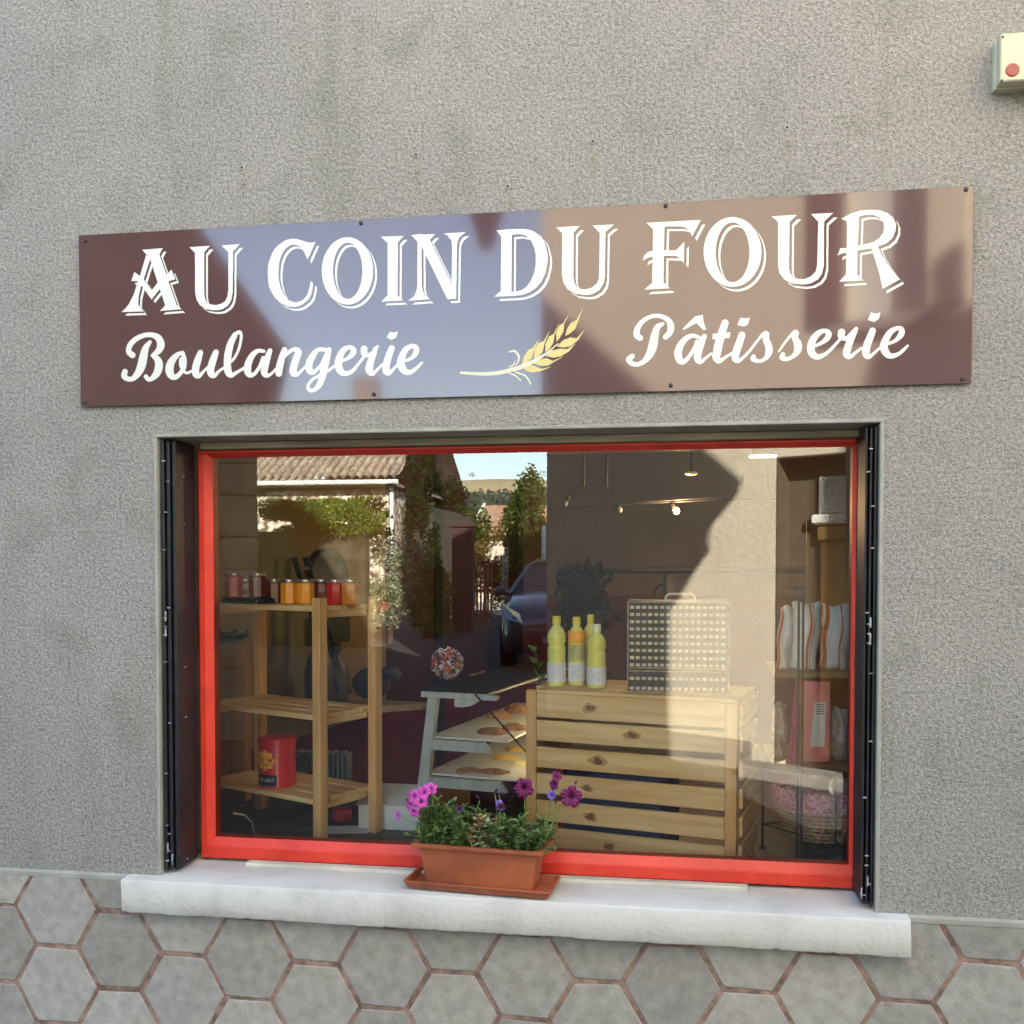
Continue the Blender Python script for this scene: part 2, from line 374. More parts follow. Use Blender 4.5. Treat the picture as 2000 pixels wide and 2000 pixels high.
fr=n.new("ShaderNodeFresnel"); fr.inputs["IOR"].default_value=1.52; ma=n.new("ShaderNodeMath"); ma.operation='MULTIPLY_ADD'; ma.use_clamp=True
ma.inputs[1].default_value=2.25; ma.inputs[2].default_value=0.0
l.new(fr.outputs[0],ma.inputs[0]); l.new(ma.outputs[0],mx.inputs[0]); l.new(tr.outputs[0],mx.inputs[1]); l.new(gs.outputs[0],mx.inputs[2]); l.new(mx.outputs[0],o.inputs[0])
gm=MB(); gm.add([(gx0-.006,GY+.004,gz0-.006),(gx1+.006,GY+.004,gz0-.006),(gx1+.006,GY+.004,gz1+.006),(gx0-.006,GY+.004,gz1+.006)],[(0,1,2,3)])
gm.build("glass",gl,wf)
# folded metal shutters standing against both reveals
def shutter(side):
    xo=WX0+.012 if side<0 else WX1-.012; s=-side
    b=MB(); z0,z1=SILLZ+.012,WZ1-.018; th=.0075 if side>0 else .0125; d0=.012; 
    for k in range(3 if side<0 else 3):
        x=xo+s*(.002+k*(th+.0035)); b.box((x,d0+.004*k,z0+(.002*k)),(x+s*th*.8,.142,z1),.002)
    last=xo+s*(.002+2*(th+.0035)+th*.8)
    for zz in(z0+.03,(z0+z1)/2,z1-.03): b.box((last,d0+.012,zz-.012),(last+s*.0016,.14,zz+.012),.0005)
    sh=b.build("shutter",M_black,house)
    hb=MB(); rg=random.Random(9+side)
    for zz in [z0+.03,z0+.06,z0+.11,z0+.135,z0+.29,z0+.44,z0+.62,z0+.70,z0+.725,z0+.75,z0+.78,z0+.95,z0+1.06,z0+1.15,z0+1.21]:
        x=xo+s*rg.choice([.012,.018,.024]); hb=MB(); hb.box((x-.005,d0-.003,zz-.0018),(x+.005,d0+.004,zz+.0018),.0008); hb.build("hinge",M_hinge,sh)
    for zz in(z0+.07,z0+.71,z0+.755): hb=MB(); hb.tube([(xo+s*.016,d0-.004,zz-.014),(xo+s*.016,d0-.004,zz+.014)],.0028,8); hb.build("hinge",M_hinge,sh)
    hb=MB()
    hb.tube([(xo+s*.030,d0-.002,z0+.02),(xo+s*.034,d0-.012,z0+.035),(xo+s*.030,d0-.002,z0+.05)],.002,6)
    hb.build("hook",M_hinge,sh)
    if side<0:
        for zz in(z0+.02,z0+.45,z0+.6,z1-.1,z1-.24): rv=MB(); rv.ball((last+.001,.07,zz),.003,8,5); rv.build("rivet",M_hinge,sh)
shutter(-1); shutter(1)
# old anchor holes above the sign
for (hx_,hy_) in [(473,328),(813,303),(1158,277),(1537,250),(992,365)]:
    p=at(hx_,hy_,0); b=MB(); b.lathe([(.007,-.0035),(.0085,-.001),(.0085,.001)],(p.x,0,p.z),10,'y')
    pl=b.build("old_wall_plug",M_lining,house)
    c=MB(); c.lathe([(.0035,-.0040),(.0035,-.0036)],(p.x,0,p.z),8,'y'); c.build("hole",M_dark,pl)
# room inside
M_ochre=mat("ochre plaster",(.26,.175,.06),.85,.3,2.2,.004,12,col2=(.27,.24,.12),detail=6)
M_brown=mat("brown grey plaster",(.20,.155,.12),.85,.12,2,.003,20)
M_maroon=mat("maroon dado paint",(.13,.016,.024),.55,.15,4)
M_ceil=mat("ceiling boards",(.24,.20,.165),.8,.15,3,stretch=(.4,6,1))
RZ0=.15; XR=1.35; YB=4.4; LZ=.50
rm=MB(); rm.box((-2.6,YB,RZ0),(XR+.1,YB+.08,2.32)); rm.box((XR,TH+.001,RZ0),(XR+.08,YB,2.32)); rm.build("interior_wall",M_brown,house)
M_dmar=mat("dark maroon panelling",(.045,.014,.014),.7,.2,3)
rm=MB(); A=Vector((-2.05,TH+.001,0)); B=Vector((-1.80,1.15,0)); Cc=Vector((-1.02,YB,0))
Bm=B.lerp(Cc,.40)
for p,q in((A,B),(B,Bm)):
    rm.add([(p.x,p.y,.63),(q.x,q.y,.63),(q.x,q.y,2.32),(p.x,p.y,2.32)],[(0,1,2,3)])
rm.build("interior_wall",M_ochre,house)
rm=MB(); rm.add([(Bm.x,Bm.y,RZ0),(Cc.x,Cc.y,RZ0),(Cc.x,Cc.y,2.32),(Bm.x,Bm.y,2.32)],[(0,1,2,3)])
for k_ in(.3,):
    q_=Bm.lerp(Cc,k_); rm.box((q_.x,q_.y-.03,RZ0),(q_.x+.05,q_.y+.03,2.3),.004)
rm.build("panelling",M_dmar,house)
rm=MB()
for p,q in((A,B),(B,Cc)):
    dn=(q-p).normalized(); nr=Vector((dn.y,-dn.x,0))*.012
    rm.add([p+Vector((0,0,RZ0)),q+Vector((0,0,RZ0)),q+Vector((0,0,.66)),p+Vector((0,0,.66))]+[p+nr+Vector((0,0,RZ0)),q+nr+Vector((0,0,RZ0)),q+nr+Vector((0,0,.66)),p+nr+Vector((0,0,.66))],[(4,5,6,7),(7,6,2,3)])
rm.box((-1.03,YB-.02,RZ0),(XR,YB-.002,1.24),.003); rm.box((XR-.02,1.3,RZ0),(XR-.002,YB-.021,1.24),.003)
rm.build("dado",M_maroon,house)
rm=MB(); rm.box((-2.6,TH,2.3),(XR+.1,YB+.1,2.36)); 
for k in range(5): rm.box((-2.4,.9+k*.75,2.2),(XR,.98+k*.75,2.2999),.004)
rm.build("ceiling",M_ceil,house)
rm=MB(); rm.box((-2.6,TH,RZ0-.05),(XR+.1,YB+.1,RZ0)); rm.build("interior_floor",M_brown,house)
rm=MB(); rm.box((-2.2,.206,LZ-.06),(XR,1.15,LZ),.004); rm.build("display_ledge",M_stonefl,house)
rm=MB(); rm.box((WX0+.0,.2055,.33),(WX1,TH,LZ-.062)); rm.build("interior_wall",M_brown,house)

# ------------------------------------------------------------ the shop sign
sign=thing("shop_sign","long brown glossy bakery sign with white lettering and a wheat ear, screwed above the window","sign",(-.466,-.012,1.917))
M_sign=mat("maroon sign laminate",(.084,.044,.046),.07,.06,3,spec=.5,coat=.26)
M_sign.node_tree.nodes["Principled BSDF"].inputs["Coat Roughness"].default_value=.03
c4=[at(154,461,-.012),at(1905,361,-.012),at(1894,748,-.012),at(157,795,-.012)]
sx0=(c4[0].x+c4[3].x)/2; sx1=(c4[1].x+c4[2].x)/2; szt=(c4[0].z+c4[1].z)/2; szb=(c4[2].z+c4[3].z)/2
b=MB(); b.box((sx0,-.012,szb),(sx1,-.008,szt),.0006); b.build("panel",M_sign,sign)
b=MB()
for px,py in((167,470),(705,436),(1300,402),(1887,370),(1880,740),(1310,753),(730,770),(166,786)):
    p=at(px,py,-.013); q=MB(); q.lathe([(.0058,.0),(.0058,-.0022),(.003,-.0038)],(p.x,-.012,p.z),10,'y'); q.build("screw",M_dark,sign)
SC=3; OX,OZ=150,350; BW,BH=1760*SC,450*SC
def poly(bm,pts,val=True):
    P=np.array(pts,float); P=(P-[OX,OZ])*SC; x0=int(P[:,0].min())-1;x1=int(P[:,0].max())+2;y0=int(P[:,1].min())-1;y1=int(P[:,1].max())+2
    X,Y=np.meshgrid(np.arange(x0,x1)+.5,np.arange(y0,y1)+.5); ins=np.zeros(X.shape,bool)
    for i in range(len(P)):
        (ax,ay),(bx,by)=P[i],P[(i+1)%len(P)]
        if ay==by: continue
        c=((ay>Y)!=(by>Y)); xi=ax+(Y-ay)*(bx-ax)/(by-ay); ins^=c&(X<xi)
    sub=bm[y0:y1,x0:x1]; sub[ins]=val
def spline(pts,n=10):
    P=[np.array(p,float) for p in pts]; P=[2*P[0]-P[1]]+P+[2*P[-1]-P[-2]]; out=[]
    for i in range(1,len(P)-2):
        for k in range(n):
            t=k/n; a,b_,c,d=P[i-1:i+3]; out.append(.5*(2*b_+(c-a)*t+(2*a-5*b_+4*c-d)*t*t+(3*b_-a-3*c+d)*t**3))
    out.append(P[-2]); return out
def stroke(bm,pts):
    for x,y,r_ in spline(pts,14):
        x=(x-OX)*SC;y=(y-OZ)*SC;r_=max(r_*SC,.7); x0,x1,y0,y1=int(x-r_)-1,int(x+r_)+2,int(y-r_)-1,int(y+r_)+2
        X,Y=np.meshgrid(np.arange(x0,x1)+.5,np.arange(y0,y1)+.5); bm[y0:y1,x0:x1]|=((X-x)**2+(Y-y)**2<r_*r_)
def num(s): 
    v=[float(q) for q in s.replace(';',',').split(',')]; return v
def P2(s,o,sc): v=num(s); return [(o[0]+v[i]/sc,o[1]+v[i+1]/sc) for i in range(0,len(v),2)]
def P3(s,o,sc): v=num(s); return [(o[0]+v[i]/sc,o[1]+v[i+1]/sc,v[i+2]/sc) for i in range(0,len(v),3)]
def smoothpoly(pts): 
    return pts
def ell(cx,cy,rx,ry,o,sc,n=72,tl=0): return [(o[0]+(cx+rx*math.cos(2*math.pi*k/n)+tl*math.sin(2*math.pi*k/n))/sc,o[1]+(cy+ry*math.sin(2*math.pi*k/n))/sc) for k in range(n)]
caps=np.zeros((BH,BW),bool)
c1=((230,460),7.728);c2=((510,450),7.728);c3=((730,440),9.66);c4_=((950,430),7.1556);c5=((1240,410),7.1556);c6=((1500,400),6.662)
for s,c in [("440,285;628,285;725,560;765,690;890,1050;965,1112;635,1138;712,1062;708,1030;600,700;490,360",c1),("370,215;680,190;628,286;432,290",c1),
 ("430,288;492,350;395,650;350,770;315,920;310,1040;385,1145;55,1155;110,1105;165,1040;245,880;295,720;350,560",c1),
 ("250,550;340,615;400,670;510,830;510,965;385,790;300,690;205,685",c1),("510,830;605,705;650,650;770,560;810,515;870,660;760,692;650,790;510,965",c1),
 ("1080,175;1390,155;1305,255;1305,870;1320,960;1350,1010;1400,1040;1480,1050;1560,1030;1620,990;1655,920;1668,830;1670,250;1565,150;1845,130;1740,245;1735,860;1715,970;1690,1020;1660,1060;1580,1115;1515,1128;1450,1130;1330,1110;1240,1050;1190,970;1168,860;1165,260",c1),
 ("820,175;700,445;675,380;640,310;615,275;590,250;550,225;510,215;475,215;440,225;405,245;370,275;335,320;310,370;290,425;275,480;262,620;262,690;270,760;300,880;350,980;410,1050;480,1080;520,1085;560,1080;600,1065;640,1040;670,1005;700,960;735,840;750,765;785,800;780,860;760,960;735,1015;700,1060;620,1120;575,1142;520,1155;460,1155;400,1145;300,1100;210,1020;140,900;115,830;105,760;100,620;105,545;120,470;170,340;205,280;250,230;340,165;390,142;440,130;490,127;540,130;640,160;720,185;770,182",c2),
 ("135,215;565,200;455,320;450,1320;555,1420;140,1440;260,1320;260,330",c3),
 ("710,185;900,165;905,1130;925,1240;975,1330;1060,1395;650,1425;760,1340;805,1240;820,1130;825,310",c3),("710,185;1160,165;1060,275;1470,1110;1560,1385;1390,1395;905,400;830,300",c3),
 ("1320,155;1735,130;1630,210;1585,290;1570,400;1555,1385;1500,1385;1470,1110;1478,400;1465,290;1420,210",c3),
 ("140,145;270,130;400,125;540,125;605,135;660,155;760,225;795,275;825,340;855,480;858,550;850,620;825,740;770,860;690,950;600,1010;500,1045;380,1060;110,1070;200,990;208,230",c4_),
 ("975,100;1305,80;1220,175;1215,780;1225,860;1260,925;1290,950;1330,965;1400,965;1480,940;1545,880;1565,835;1575,780;1585,180;1485,75;1785,60;1665,165;1655,800;1635,890;1580,975;1490,1030;1435,1043;1380,1045;1250,1030;1140,970;1080,880;1055,760;1060,180",c4_),
 ("160,180;920,140;800,370;770,310;720,255;680,238;640,232;415,232;405,565;575,565;690,445;685,740;585,645;405,640;400,1010;490,1095;130,1115;240,1020;250,650;180,670;110,710;130,640;180,590;250,570;255,270",c5),
 ("45,150;375,130;280,225;275,830;290,890;330,940;400,965;480,965;560,930;620,870;640,780;655,220;560,120;850,105;730,215;725,800;700,900;650,970;560,1020;495,1033;430,1035;300,1020;210,970;150,890;130,800;130,215",c6),
 ("955,180;1080,115;1200,75;1330,65;1450,70;1560,110;1630,170;1665,250;1660,340;1620,430;1540,500;1430,540;1480,650;1540,750;1620,860;1715,970;1490,1095;1450,900;1400,730;1345,565;1250,580;1165,595;1160,900;1235,985;925,1000;1015,905;1020,620;960,635;905,660;940,565;1025,565;1030,215",c6)]:
    poly(caps,P2(s,*c))
for s,c in [("355,205;460,195;550,215;620,275;665,370;690,480;690,620;670,730;620,850;560,930;490,980;400,1000;350,1000",c4_),("1185,150;1270,130;1370,130;1450,165;1500,225;1510,300;1495,370;1450,430;1380,480;1280,510;1170,530",c6)]:
    poly(caps,P2(s,*c),False)
poly(caps,ell(1303,612,388,508,*c2)); poly(caps,ell(1307,610,222,424,*c2),False)
poly(caps,ell(1365,588,404,488,*c5)); poly(caps,ell(1366,592,236,417,*c5),False)
lines=np.zeros_like(caps)
def shf(a,k): 
    o_=np.zeros_like(a); o_[k:,k:]=a[:-k,:-k] if k else a; return o_
lab=[(230,500,7.2,3.4),(500,930,7.8,4.0),(930,1225,8.4,4.7),(1225,1500,9.0,5.2),(1500,1790,8.8,5.0)]
for xa,xb,dfull,gap in lab:
    seg=np.zeros_like(caps); a_,b_=int((xa-OX)*SC),int((xb-OX)*SC); seg[:,a_:b_]=caps[:,a_:b_]
    D=int(dfull*SC); G=int(gap*SC); full=shf(seg,D); cov=np.zeros_like(seg)
    for k in range(0,G+1,2): cov|=shf(seg,k) if k else seg
    cov|=shf(seg,G); lines|=full&~cov
caps|=lines
scr=np.zeros((BH,BW),bool)
c7=((230,640),6.44);c8=((530,640),6.232);c9=((1215,600),6.662);c10=((1490,590),6.44)
for s,c in [("185,345,38;138,300,34;155,220,34;225,145,32;330,97,30;430,92,32;510,130,42;542,210,48;520,280,42;465,330,28;430,350,16",c7),("430,350,16;500,400,42;518,480,50;492,570,46;435,635,32;385,650,26;355,615,28",c7),
 ("405,180,22;350,260,40;320,380,52;300,470,54;262,560,46;190,640,32;120,642,32;80,605,36;92,552,34",c7),
 ("815,312,22;745,345,32;675,430,46;650,520,52;668,595,44;720,622,34;780,580,28;832,500,28;838,400,28;818,325,26",c7),("800,400,28;798,470,26;828,540,20;870,570,16;930,545,16",c7),
 ("1040,312,33;1010,400,44;982,500,46;982,580,44;1020,608,28;1080,550,18;1140,490,16",c7),("1235,310,36;1202,400,44;1172,500,46;1172,575,44;1212,605,28;1270,550,18;1340,500,16",c7),
 ("1470,100,34;1420,200,42;1388,330,46;1378,450,46;1388,550,46;1425,598,32;1500,560,20;1600,500,18",c7),("1470,85,26;1530,55,22;1552,90,18;1548,160,18;1525,260,17;1480,360,17;1430,425,18",c7),
 ("1835,295,22;1760,292,26;1692,350,36;1642,450,44;1632,540,46;1662,598,30;1720,578,24;1785,490,22;1830,380,24",c7),("1915,290,30;1882,380,40;1855,480,44;1842,560,42;1872,602,28;1930,580,18;1990,520,16",c7),
 ("160,268,33;130,360,40;102,470,44;90,558,40",c8),("140,378,16;210,300,22;280,262,26;330,292,38;302,380,44;272,480,44;268,545,44;310,570,26;370,520,18;425,465,16",c8),
 ("650,268,24;570,268,26;512,330,36;462,430,44;462,510,42;500,548,28;550,515,24;620,435,22;655,340,20",c8),("700,268,32;672,380,42;642,500,44;620,600,42;580,700,36;520,758,26;462,758,24;448,705,20;500,632,18;580,585,18;680,530,18;785,455,16",c8),
 ("870,402,18;935,370,22;988,320,34;1000,272,34;960,240,26;880,270,34;832,360,42;815,450,46;842,528,42;905,560,30;985,528,24;1062,440,18;1122,360,18;1150,330,16",c8),
 ("1130,260,42;1130,310,38;1175,335,26;1235,305,24;1290,232,20",c8),("1270,255,28;1232,350,38;1202,440,44;1192,518,46;1232,560,28;1290,510,18;1350,450,16",c8),
 ("1465,250,36;1430,340,42;1402,440,44;1396,520,44;1432,552,28;1490,500,18;1560,430,16",c8),("1630,402,18;1705,370,22;1755,312,34;1765,255,34;1720,222,26;1642,260,34;1592,350,42;1576,440,48;1612,518,42;1680,545,30;1760,498,22;1832,425,14",c8),
 ("235,400,38;192,360,42;200,280,36;270,182,30;380,120,26;490,115,27;590,160,34;635,240,44;620,330,40;565,388,34",c9),("530,215,22;460,260,38;425,370,50;400,500,58;360,610,50;290,700,34;200,745,28;122,728,32;90,680,38;132,638,32",c9),
 ("1000,392,22;920,370,26;842,400,34;762,490,44;727,600,50;752,690,44;800,710,32;862,655,26;932,550,24;975,440,22",c9),("1070,382,34;1030,470,44;992,580,48;982,670,46;1022,712,28;1080,668,18;1160,605,16",c9),
 ("1340,205,46;1310,300,50;1270,430,54;1240,560,54;1225,650,50;1265,702,30;1340,655,20;1440,590,16",c9),("1560,362,44;1530,450,48;1492,560,50;1472,660,46;1512,698,28;1580,650,20;1650,580,18;1750,450,17;1830,350,20",c9),
 ("1870,352,44;1875,430,42;1905,500,46;1912,570,46;1885,640,34;1830,692,22;1760,700,24;1708,672,36;1712,640,28",c9),
 ("200,622,12;270,520,16;350,420,18;400,382,28",c10),("412,390,42;402,450,38;432,510,48;442,580,50;412,650,34;350,700,24;290,715,28;240,700,32;252,655,26",c10),
 ("660,552,18;742,510,24;812,450,36;826,392,36;780,360,26;702,390,36;632,470,44;602,570,48;622,650,46;690,690,34;780,658,24;860,590,20;965,475,18",c10),
 ("990,380,46;985,430,40;1045,458,26;1110,400,24;1175,335,24",c10),("1160,370,30;1110,460,42;1072,560,46;1052,650,46;1092,690,28;1160,640,20;1240,580,16",c10),
 ("1380,362,42;1342,460,46;1306,560,48;1297,650,46;1332,690,28;1400,640,18;1490,560,16",c10),("1590,522,18;1672,480,24;1735,412,38;1745,352,36;1700,327,26;1612,370,36;1552,460,44;1522,560,50;1552,640,46;1612,678,34;1700,655,24;1770,600,20;1822,548,14",c10)]:
    stroke(scr,P3(s,*c))
for s,c in [("1440,50;1485,60;1540,45;1520,120;1460,150;1405,120",c8),("790,275;950,120;1050,98;1060,190;1095,290;1060,300;965,205;800,300",c9),("1180,345;1410,325;1400,400;1175,420",c9),
 ("1540,135;1600,145;1665,135;1640,220;1590,252;1500,235",c9),("1360,130;1420,145;1480,130;1460,210;1400,250;1320,225",c10)]:
    poly(scr,P2(s,*c))
wh=np.zeros((BH,BW),bool); whw=np.zeros((BH,BW),bool); cw=((840,590),5.682)
for s in ["1030,730;1110,695;1170,712;1235,742;1350,715;1240,762;1130,785;1070,765","1150,680;1200,640;1290,622;1365,652;1490,600;1380,662;1310,705;1230,710","1280,598;1340,540;1440,517;1520,522;1615,462;1540,548;1450,602;1370,618","1405,492;1480,420;1560,392;1625,402;1715,305;1645,420;1560,490;1480,505",
 "1015,700;1025,650;1045,600;1090,532;1145,502;1215,400;1155,530;1130,620;1065,680","1152,628;1160,530;1200,455;1262,432;1330,315;1270,455;1250,555;1205,605","1277,556;1282,460;1320,382;1373,352;1440,215;1380,372;1368,450;1320,528","1402,438;1398,340;1432,262;1478,232;1555,110;1490,240;1480,328;1432,408","1500,378;1522,290;1562,232;1622,202;1700,60;1640,222;1610,300;1552,348"]:
    poly(wh,P2(s,*cw))
for s in ["345,785,16;560,797,19;750,787,21;900,752,22;1010,720,24;1150,655,20;1300,562,11;1420,460,6","875,555,5;930,542,10;975,580,11;985,640,11;950,700,5","945,650,4;920,700,8;880,720,5","870,785,7;950,820,9;1010,875,5","940,775,7;1040,810,10;1090,860,9;1120,915,4"]:
    stroke(whw,P3(s,*cw))
def bitmesh(name,bm,m,parent,Y):
    quads=[]; act={}
    rows=np.flatnonzero(bm.any(1)); 
    for r_ in range(rows[0],rows[-1]+2):
        runs=[]
        if r_<bm.shape[0]:
            d=np.diff(np.concatenate(([0],bm[r_].astype(np.int8),[0]))); runs=list(zip(np.flatnonzero(d==1),np.flatnonzero(d==-1)))
        new={}
        for k in runs: new[k]=act.pop(k) if k in act else r_
        for (a_,b_),t0 in act.items(): quads.append((a_,t0,b_,r_))
        act=new
    q=MB(); vs=[];fs=[]
    for a_,t0,b_,t1 in quads:
        o_=len(vs); X0,X1,Z0,Z1=OX+a_/SC,OX+b_/SC,OZ+t0/SC,OZ+t1/SC
        vs+=[at(X0,Z1,Y),at(X1,Z1,Y),at(X1,Z0,Y),at(X0,Z0,Y)]; fs.append((o_,o_+1,o_+2,o_+3))
    q.add(vs,fs); return q.build(name,m,parent)
bitmesh("capital_lettering",caps,M_letter,sign,-.0124); bitmesh("script_lettering",scr,M_letter,sign,-.0125)
we=bitmesh("wheat_ear",wh,M_wheat,sign,-.0124); bitmesh("wheat_stem",whw,M_wheatw,sign,-.0127)

# ------------------------------------------------------------ junction box at the upper right
p0=at(1955,65,-.062); bx=thing("alarm_box","cream junction box with a round red button, fixed high on the wall","box",(p0.x,-.06,p0.z))
M_cream=mat("cream plastic",(.43,.42,.31),.45,.06,8); M_redb=mat("faded red plastic",(.27,.055,.045),.5,.1,20)
b=MB(); b.box((p0.x,-.062,p0.z-.118),(p0.x+.20,-.026,p0.z),.003); b.box((p0.x-.002,-.0255,p0.z-.12),(p0.x+.202,.004,p0.z+.001),.002); b.build("casing",M_cream,bx)
c=at(1978,136,-.064); b=MB(); b.lathe([(.0165,.004),(.0165,-.003),(.014,-.005)],(c.x,-.060,c.z),24,'y'); b.build("button",M_redb,bx)
for px,py in((1959,72),(1957,157)):
    c=at(px,py,-.063); b=MB(); b.lathe([(.0028,.002),(.0028,-.0012)],(c.x,-.062,c.z),8,'y'); b.build("screw",M_dark,bx)
b=MB(); b.lathe([(.022,0),(.022,-.03)],(p0.x+.10,-.03,p0.z-.120),14); b.build("cable_gland",M_dark,bx)
# ------------------------------------------------------------ inside the shop : left wall
def wallpt(px,py,off=.03):
    lo,hi=1.2,YB
    for _ in range(30):
        md=(lo+hi)/2; p=at(px,py,md); xw=B.x+(Cc.x-B.x)*(md-B.y)/(Cc.y-B.y)
        if p.x>xw: lo=md
        else: hi=md
    p=at(px,py,lo); nr=Vector((.97,-.24,0)); return p+nr*off
def W_(px,py,off=.03): return wallpt(px,py,off)
# pine shelf rack
pc=at(625,1400,.45); best=min((abs((at(733,1388,y)-pc).xy.length-.27),y) for y in [.5+.005*i for i in range(80)])[1]
pr=at(733,1388,best); sd_=Vector((pr.x-pc.x,pr.y-pc.y,0)).normalized(); ld_=Vector((-sd_.y,sd_.x,0)); 
if ld_.x>0: ld_=-ld_
Mr=Matrix((ld_,sd_,Vector((0,0,1)))).transposed().to_4x4(); Mr.translation=(pc.x,pc.y,0)
rack=thing("shelf_rack","slatted pine shelf rack with three shelves, at the left inside the window","shelf rack",(pc.x,pc.y,LZ))
RL,RD=.60,.27
for (x,y) in((0,0),(RL,0),(0,RD),(RL,RD)):
    b=MB(Mr); b.box((x-.018,y-.018,LZ),(x+.018,y+.018,1.343 if y==0 or x==0 else 1.32),.0015)
    b.build("post",M_pinev,rack)
for z in(1.315,.950,.665):
    sh=MB(Mr)
    for k in range(4):
        y=.001+k*(RD-.0)/3.6; sh.box((.019,y-.006,z-.018),(RL-.019,y+.052,z),.0012)
    sh.box((.02,.03,z-.04),(.045,RD-.02,z-.0185),.001); sh.box((RL-.045,.03,z-.04),(RL-.02,RD-.02,z-.0185),.001)
    sh.build("shelf",M_pine,rack)
rt_=MB(); c=at(748,1185,best-.03); rt_.M=rotz(c,-.3); rt_.box((-.022,-.002,-.012),(.022,.002,.02),.001)
tag(rt_.build("price_tag",mat("red card",(.55,.05,.05),.6),None),"small red card tag clipped to the top of the rack's right post","tag")
# jars
def jar_glass(name,c): return mat(name,c,.14,.06,4,trans=.1,ior=1.35,spec=.35,coat=.12)
JM={'red':jar_glass("red jam",(.55,.012,.010)),'dark':jar_glass("dark jam",(.16,.010,.008)),'orange':jar_glass("orange jam",(.95,.34,.015)),'amber':jar_glass("amber honey",(.62,.19,.02))}
def jar(px,Y,z,kind,label,h=.087,r_=.032):
    c=at(px,1180,Y); t=thing("jam_jar",label,"jar",(c.x,c.y,z),"jars on the top shelf of the rack")
    b=MB(); b.lathe([(r_*.9,0),(r_,.004),(r_,h*.80),(r_*.93,h*.87),(r_*.88,h*.90)],(c.x,c.y,z),8); b.build("jar_body",JM[kind],t,smooth=30)
    b=MB(); b.lathe([(r_*.97,h*.88),(r_*.99,h*.90),(r_*.99,h*.99),(r_*.92,h)],(c.x,c.y,z),20); b.build("lid",M_goldlid,t,smooth=30)
tz=1.3155
jar(457,.66,tz+.022,'red',"bright red jam jar standing on the black tray, leftmost of the row")
jar(503,.64,tz+.022,'dark',"dark jam jar on the right half of the black tray",)
jar(536,.68,tz,'dark',"dark brown jam jar just right of the black tray")
jar(565,.62,tz,'orange',"orange jam jar, left one of the two glowing orange jars",)
jar(597,.60,tz,'orange',"orange jam jar, right one of the two glowing orange jars")
jar(628,.66,tz,'dark',"dark jam jar behind the rack's front post")
jar(655,.60,tz,'red',"deep red jam jar just right of the rack's front post")
jar(480,.735,tz,'dark',"dark jam jar behind the gap between the two jars on the tray")
jar(520,.745,tz,'red',"red jam jar in the back row, right of the black tray")
jar(613,.72,tz,'amber',"amber jar in the back row just left of the rack's front post")
jar(668,.70,tz,'dark',"dark jam jar in the back row at the right end")
jar(684,.60,tz,'amber',"amber honey jar at the right end of the row")
cx=at(478,1180,.65); b=MB(Mr@Matrix.Translation(Vector((0,0,0)))); loc=Mr.inverted()@Vector((cx.x,cx.y,0))
b.box((loc.x-.10,loc.y-.035,tz),(loc.x+.085,loc.y+.07,tz+.0205),.004)
tag(b.build("tray",M_black,None),"black tray under the two jars at the left of the top shelf","tray")
# lollipop tin
tc_=at(542,1556,.66); tz2=.666; rT=.067; hT=at(542,1438,.66).z-tz2
tin=thing("sweet_tin","red cylindrical lollipop tin with a yellow daisy emblem, on the bottom shelf of the rack","tin",(tc_.x,tc_.y,tz2))
M_tin=mat("red printed tin",(.66,.02,.022),.3,.06,8,spec=.6,coat=.3); M_yel=mat("yellow print",(.90,.55,.06),.4,.05); M_wht=mat("white print",(.85,.85,.82),.4,.02); M_blk=mat("black print",(.02,.015,.02),.4,.1)
b=MB(); b.lathe([(rT,0),(rT,.004),(rT*.985,.008),(rT*.985,hT*.90),(rT,hT*.91)],tc_.xy[:]+(tz2,) if False else (tc_.x,tc_.y,tz2),32); b.build("tin_body",M_tin,tin,smooth=30)
b=MB(); b.lathe([(rT*1.03,hT*.905),(rT*1.03,hT*.99),(rT*.97,hT),(rT*.5,hT*.995)],(tc_.x,tc_.y,tz2),32); b.build("lid",M_tin,tin,smooth=30)
def wrap(vs,fs,name,m,parent,c,r_,z,ang,off,sx=1):
    q=MB(); q.add([(c.x+(r_+off)*math.sin(ang+v[0]*sx/r_),c.y-(r_+off)*math.cos(ang+v[0]*sx/r_),z+v[1]) for v in vs],fs); return q.build(name,m,parent)
ang0=-.30
fl=[(0,0)]+[((.034+.004*math.cos(8*a))*math.cos(a),(.034+.004*math.cos(8*a))*math.sin(a)) for a in [2*math.pi*k/64 for k in range(64)]]
wrap(fl,[(0,k,k%64+1) for k in range(1,65)],"daisy_emblem",M_yel,tin,tc_,rT,tz2+hT*.56,ang0,.0006)
for i,t in enumerate(("Chupa","Chups")):
    v,f=text_mesh(t,.021); wrap([(x,y+(.010 if i==0 else -.011)) for x,y in v],f,"emblem_lettering",M_tin,tin,tc_,rT,tz2+hT*.56,ang0,.0012)
v=[(x,y) for x in [-.045+.009*i for i in range(11)] for y in(-.028,.012)]
wrap(v,[(2*i,2*i+2,2*i+3,2*i+1) for i in range(10)],"slogan_band",M_blk,tin,tc_,rT,tz2+hT*.20,ang0,.0006)
for t,dy,sz in(("THE","",0),) if False else (("THE BEST",.001,.017),):
    v,f=text_mesh(t,sz); wrap([(x,y-.008) for x,y in v],f,"slogan_lettering",M_wht,tin,tc_,rT,tz2+hT*.20,ang0,.0013)
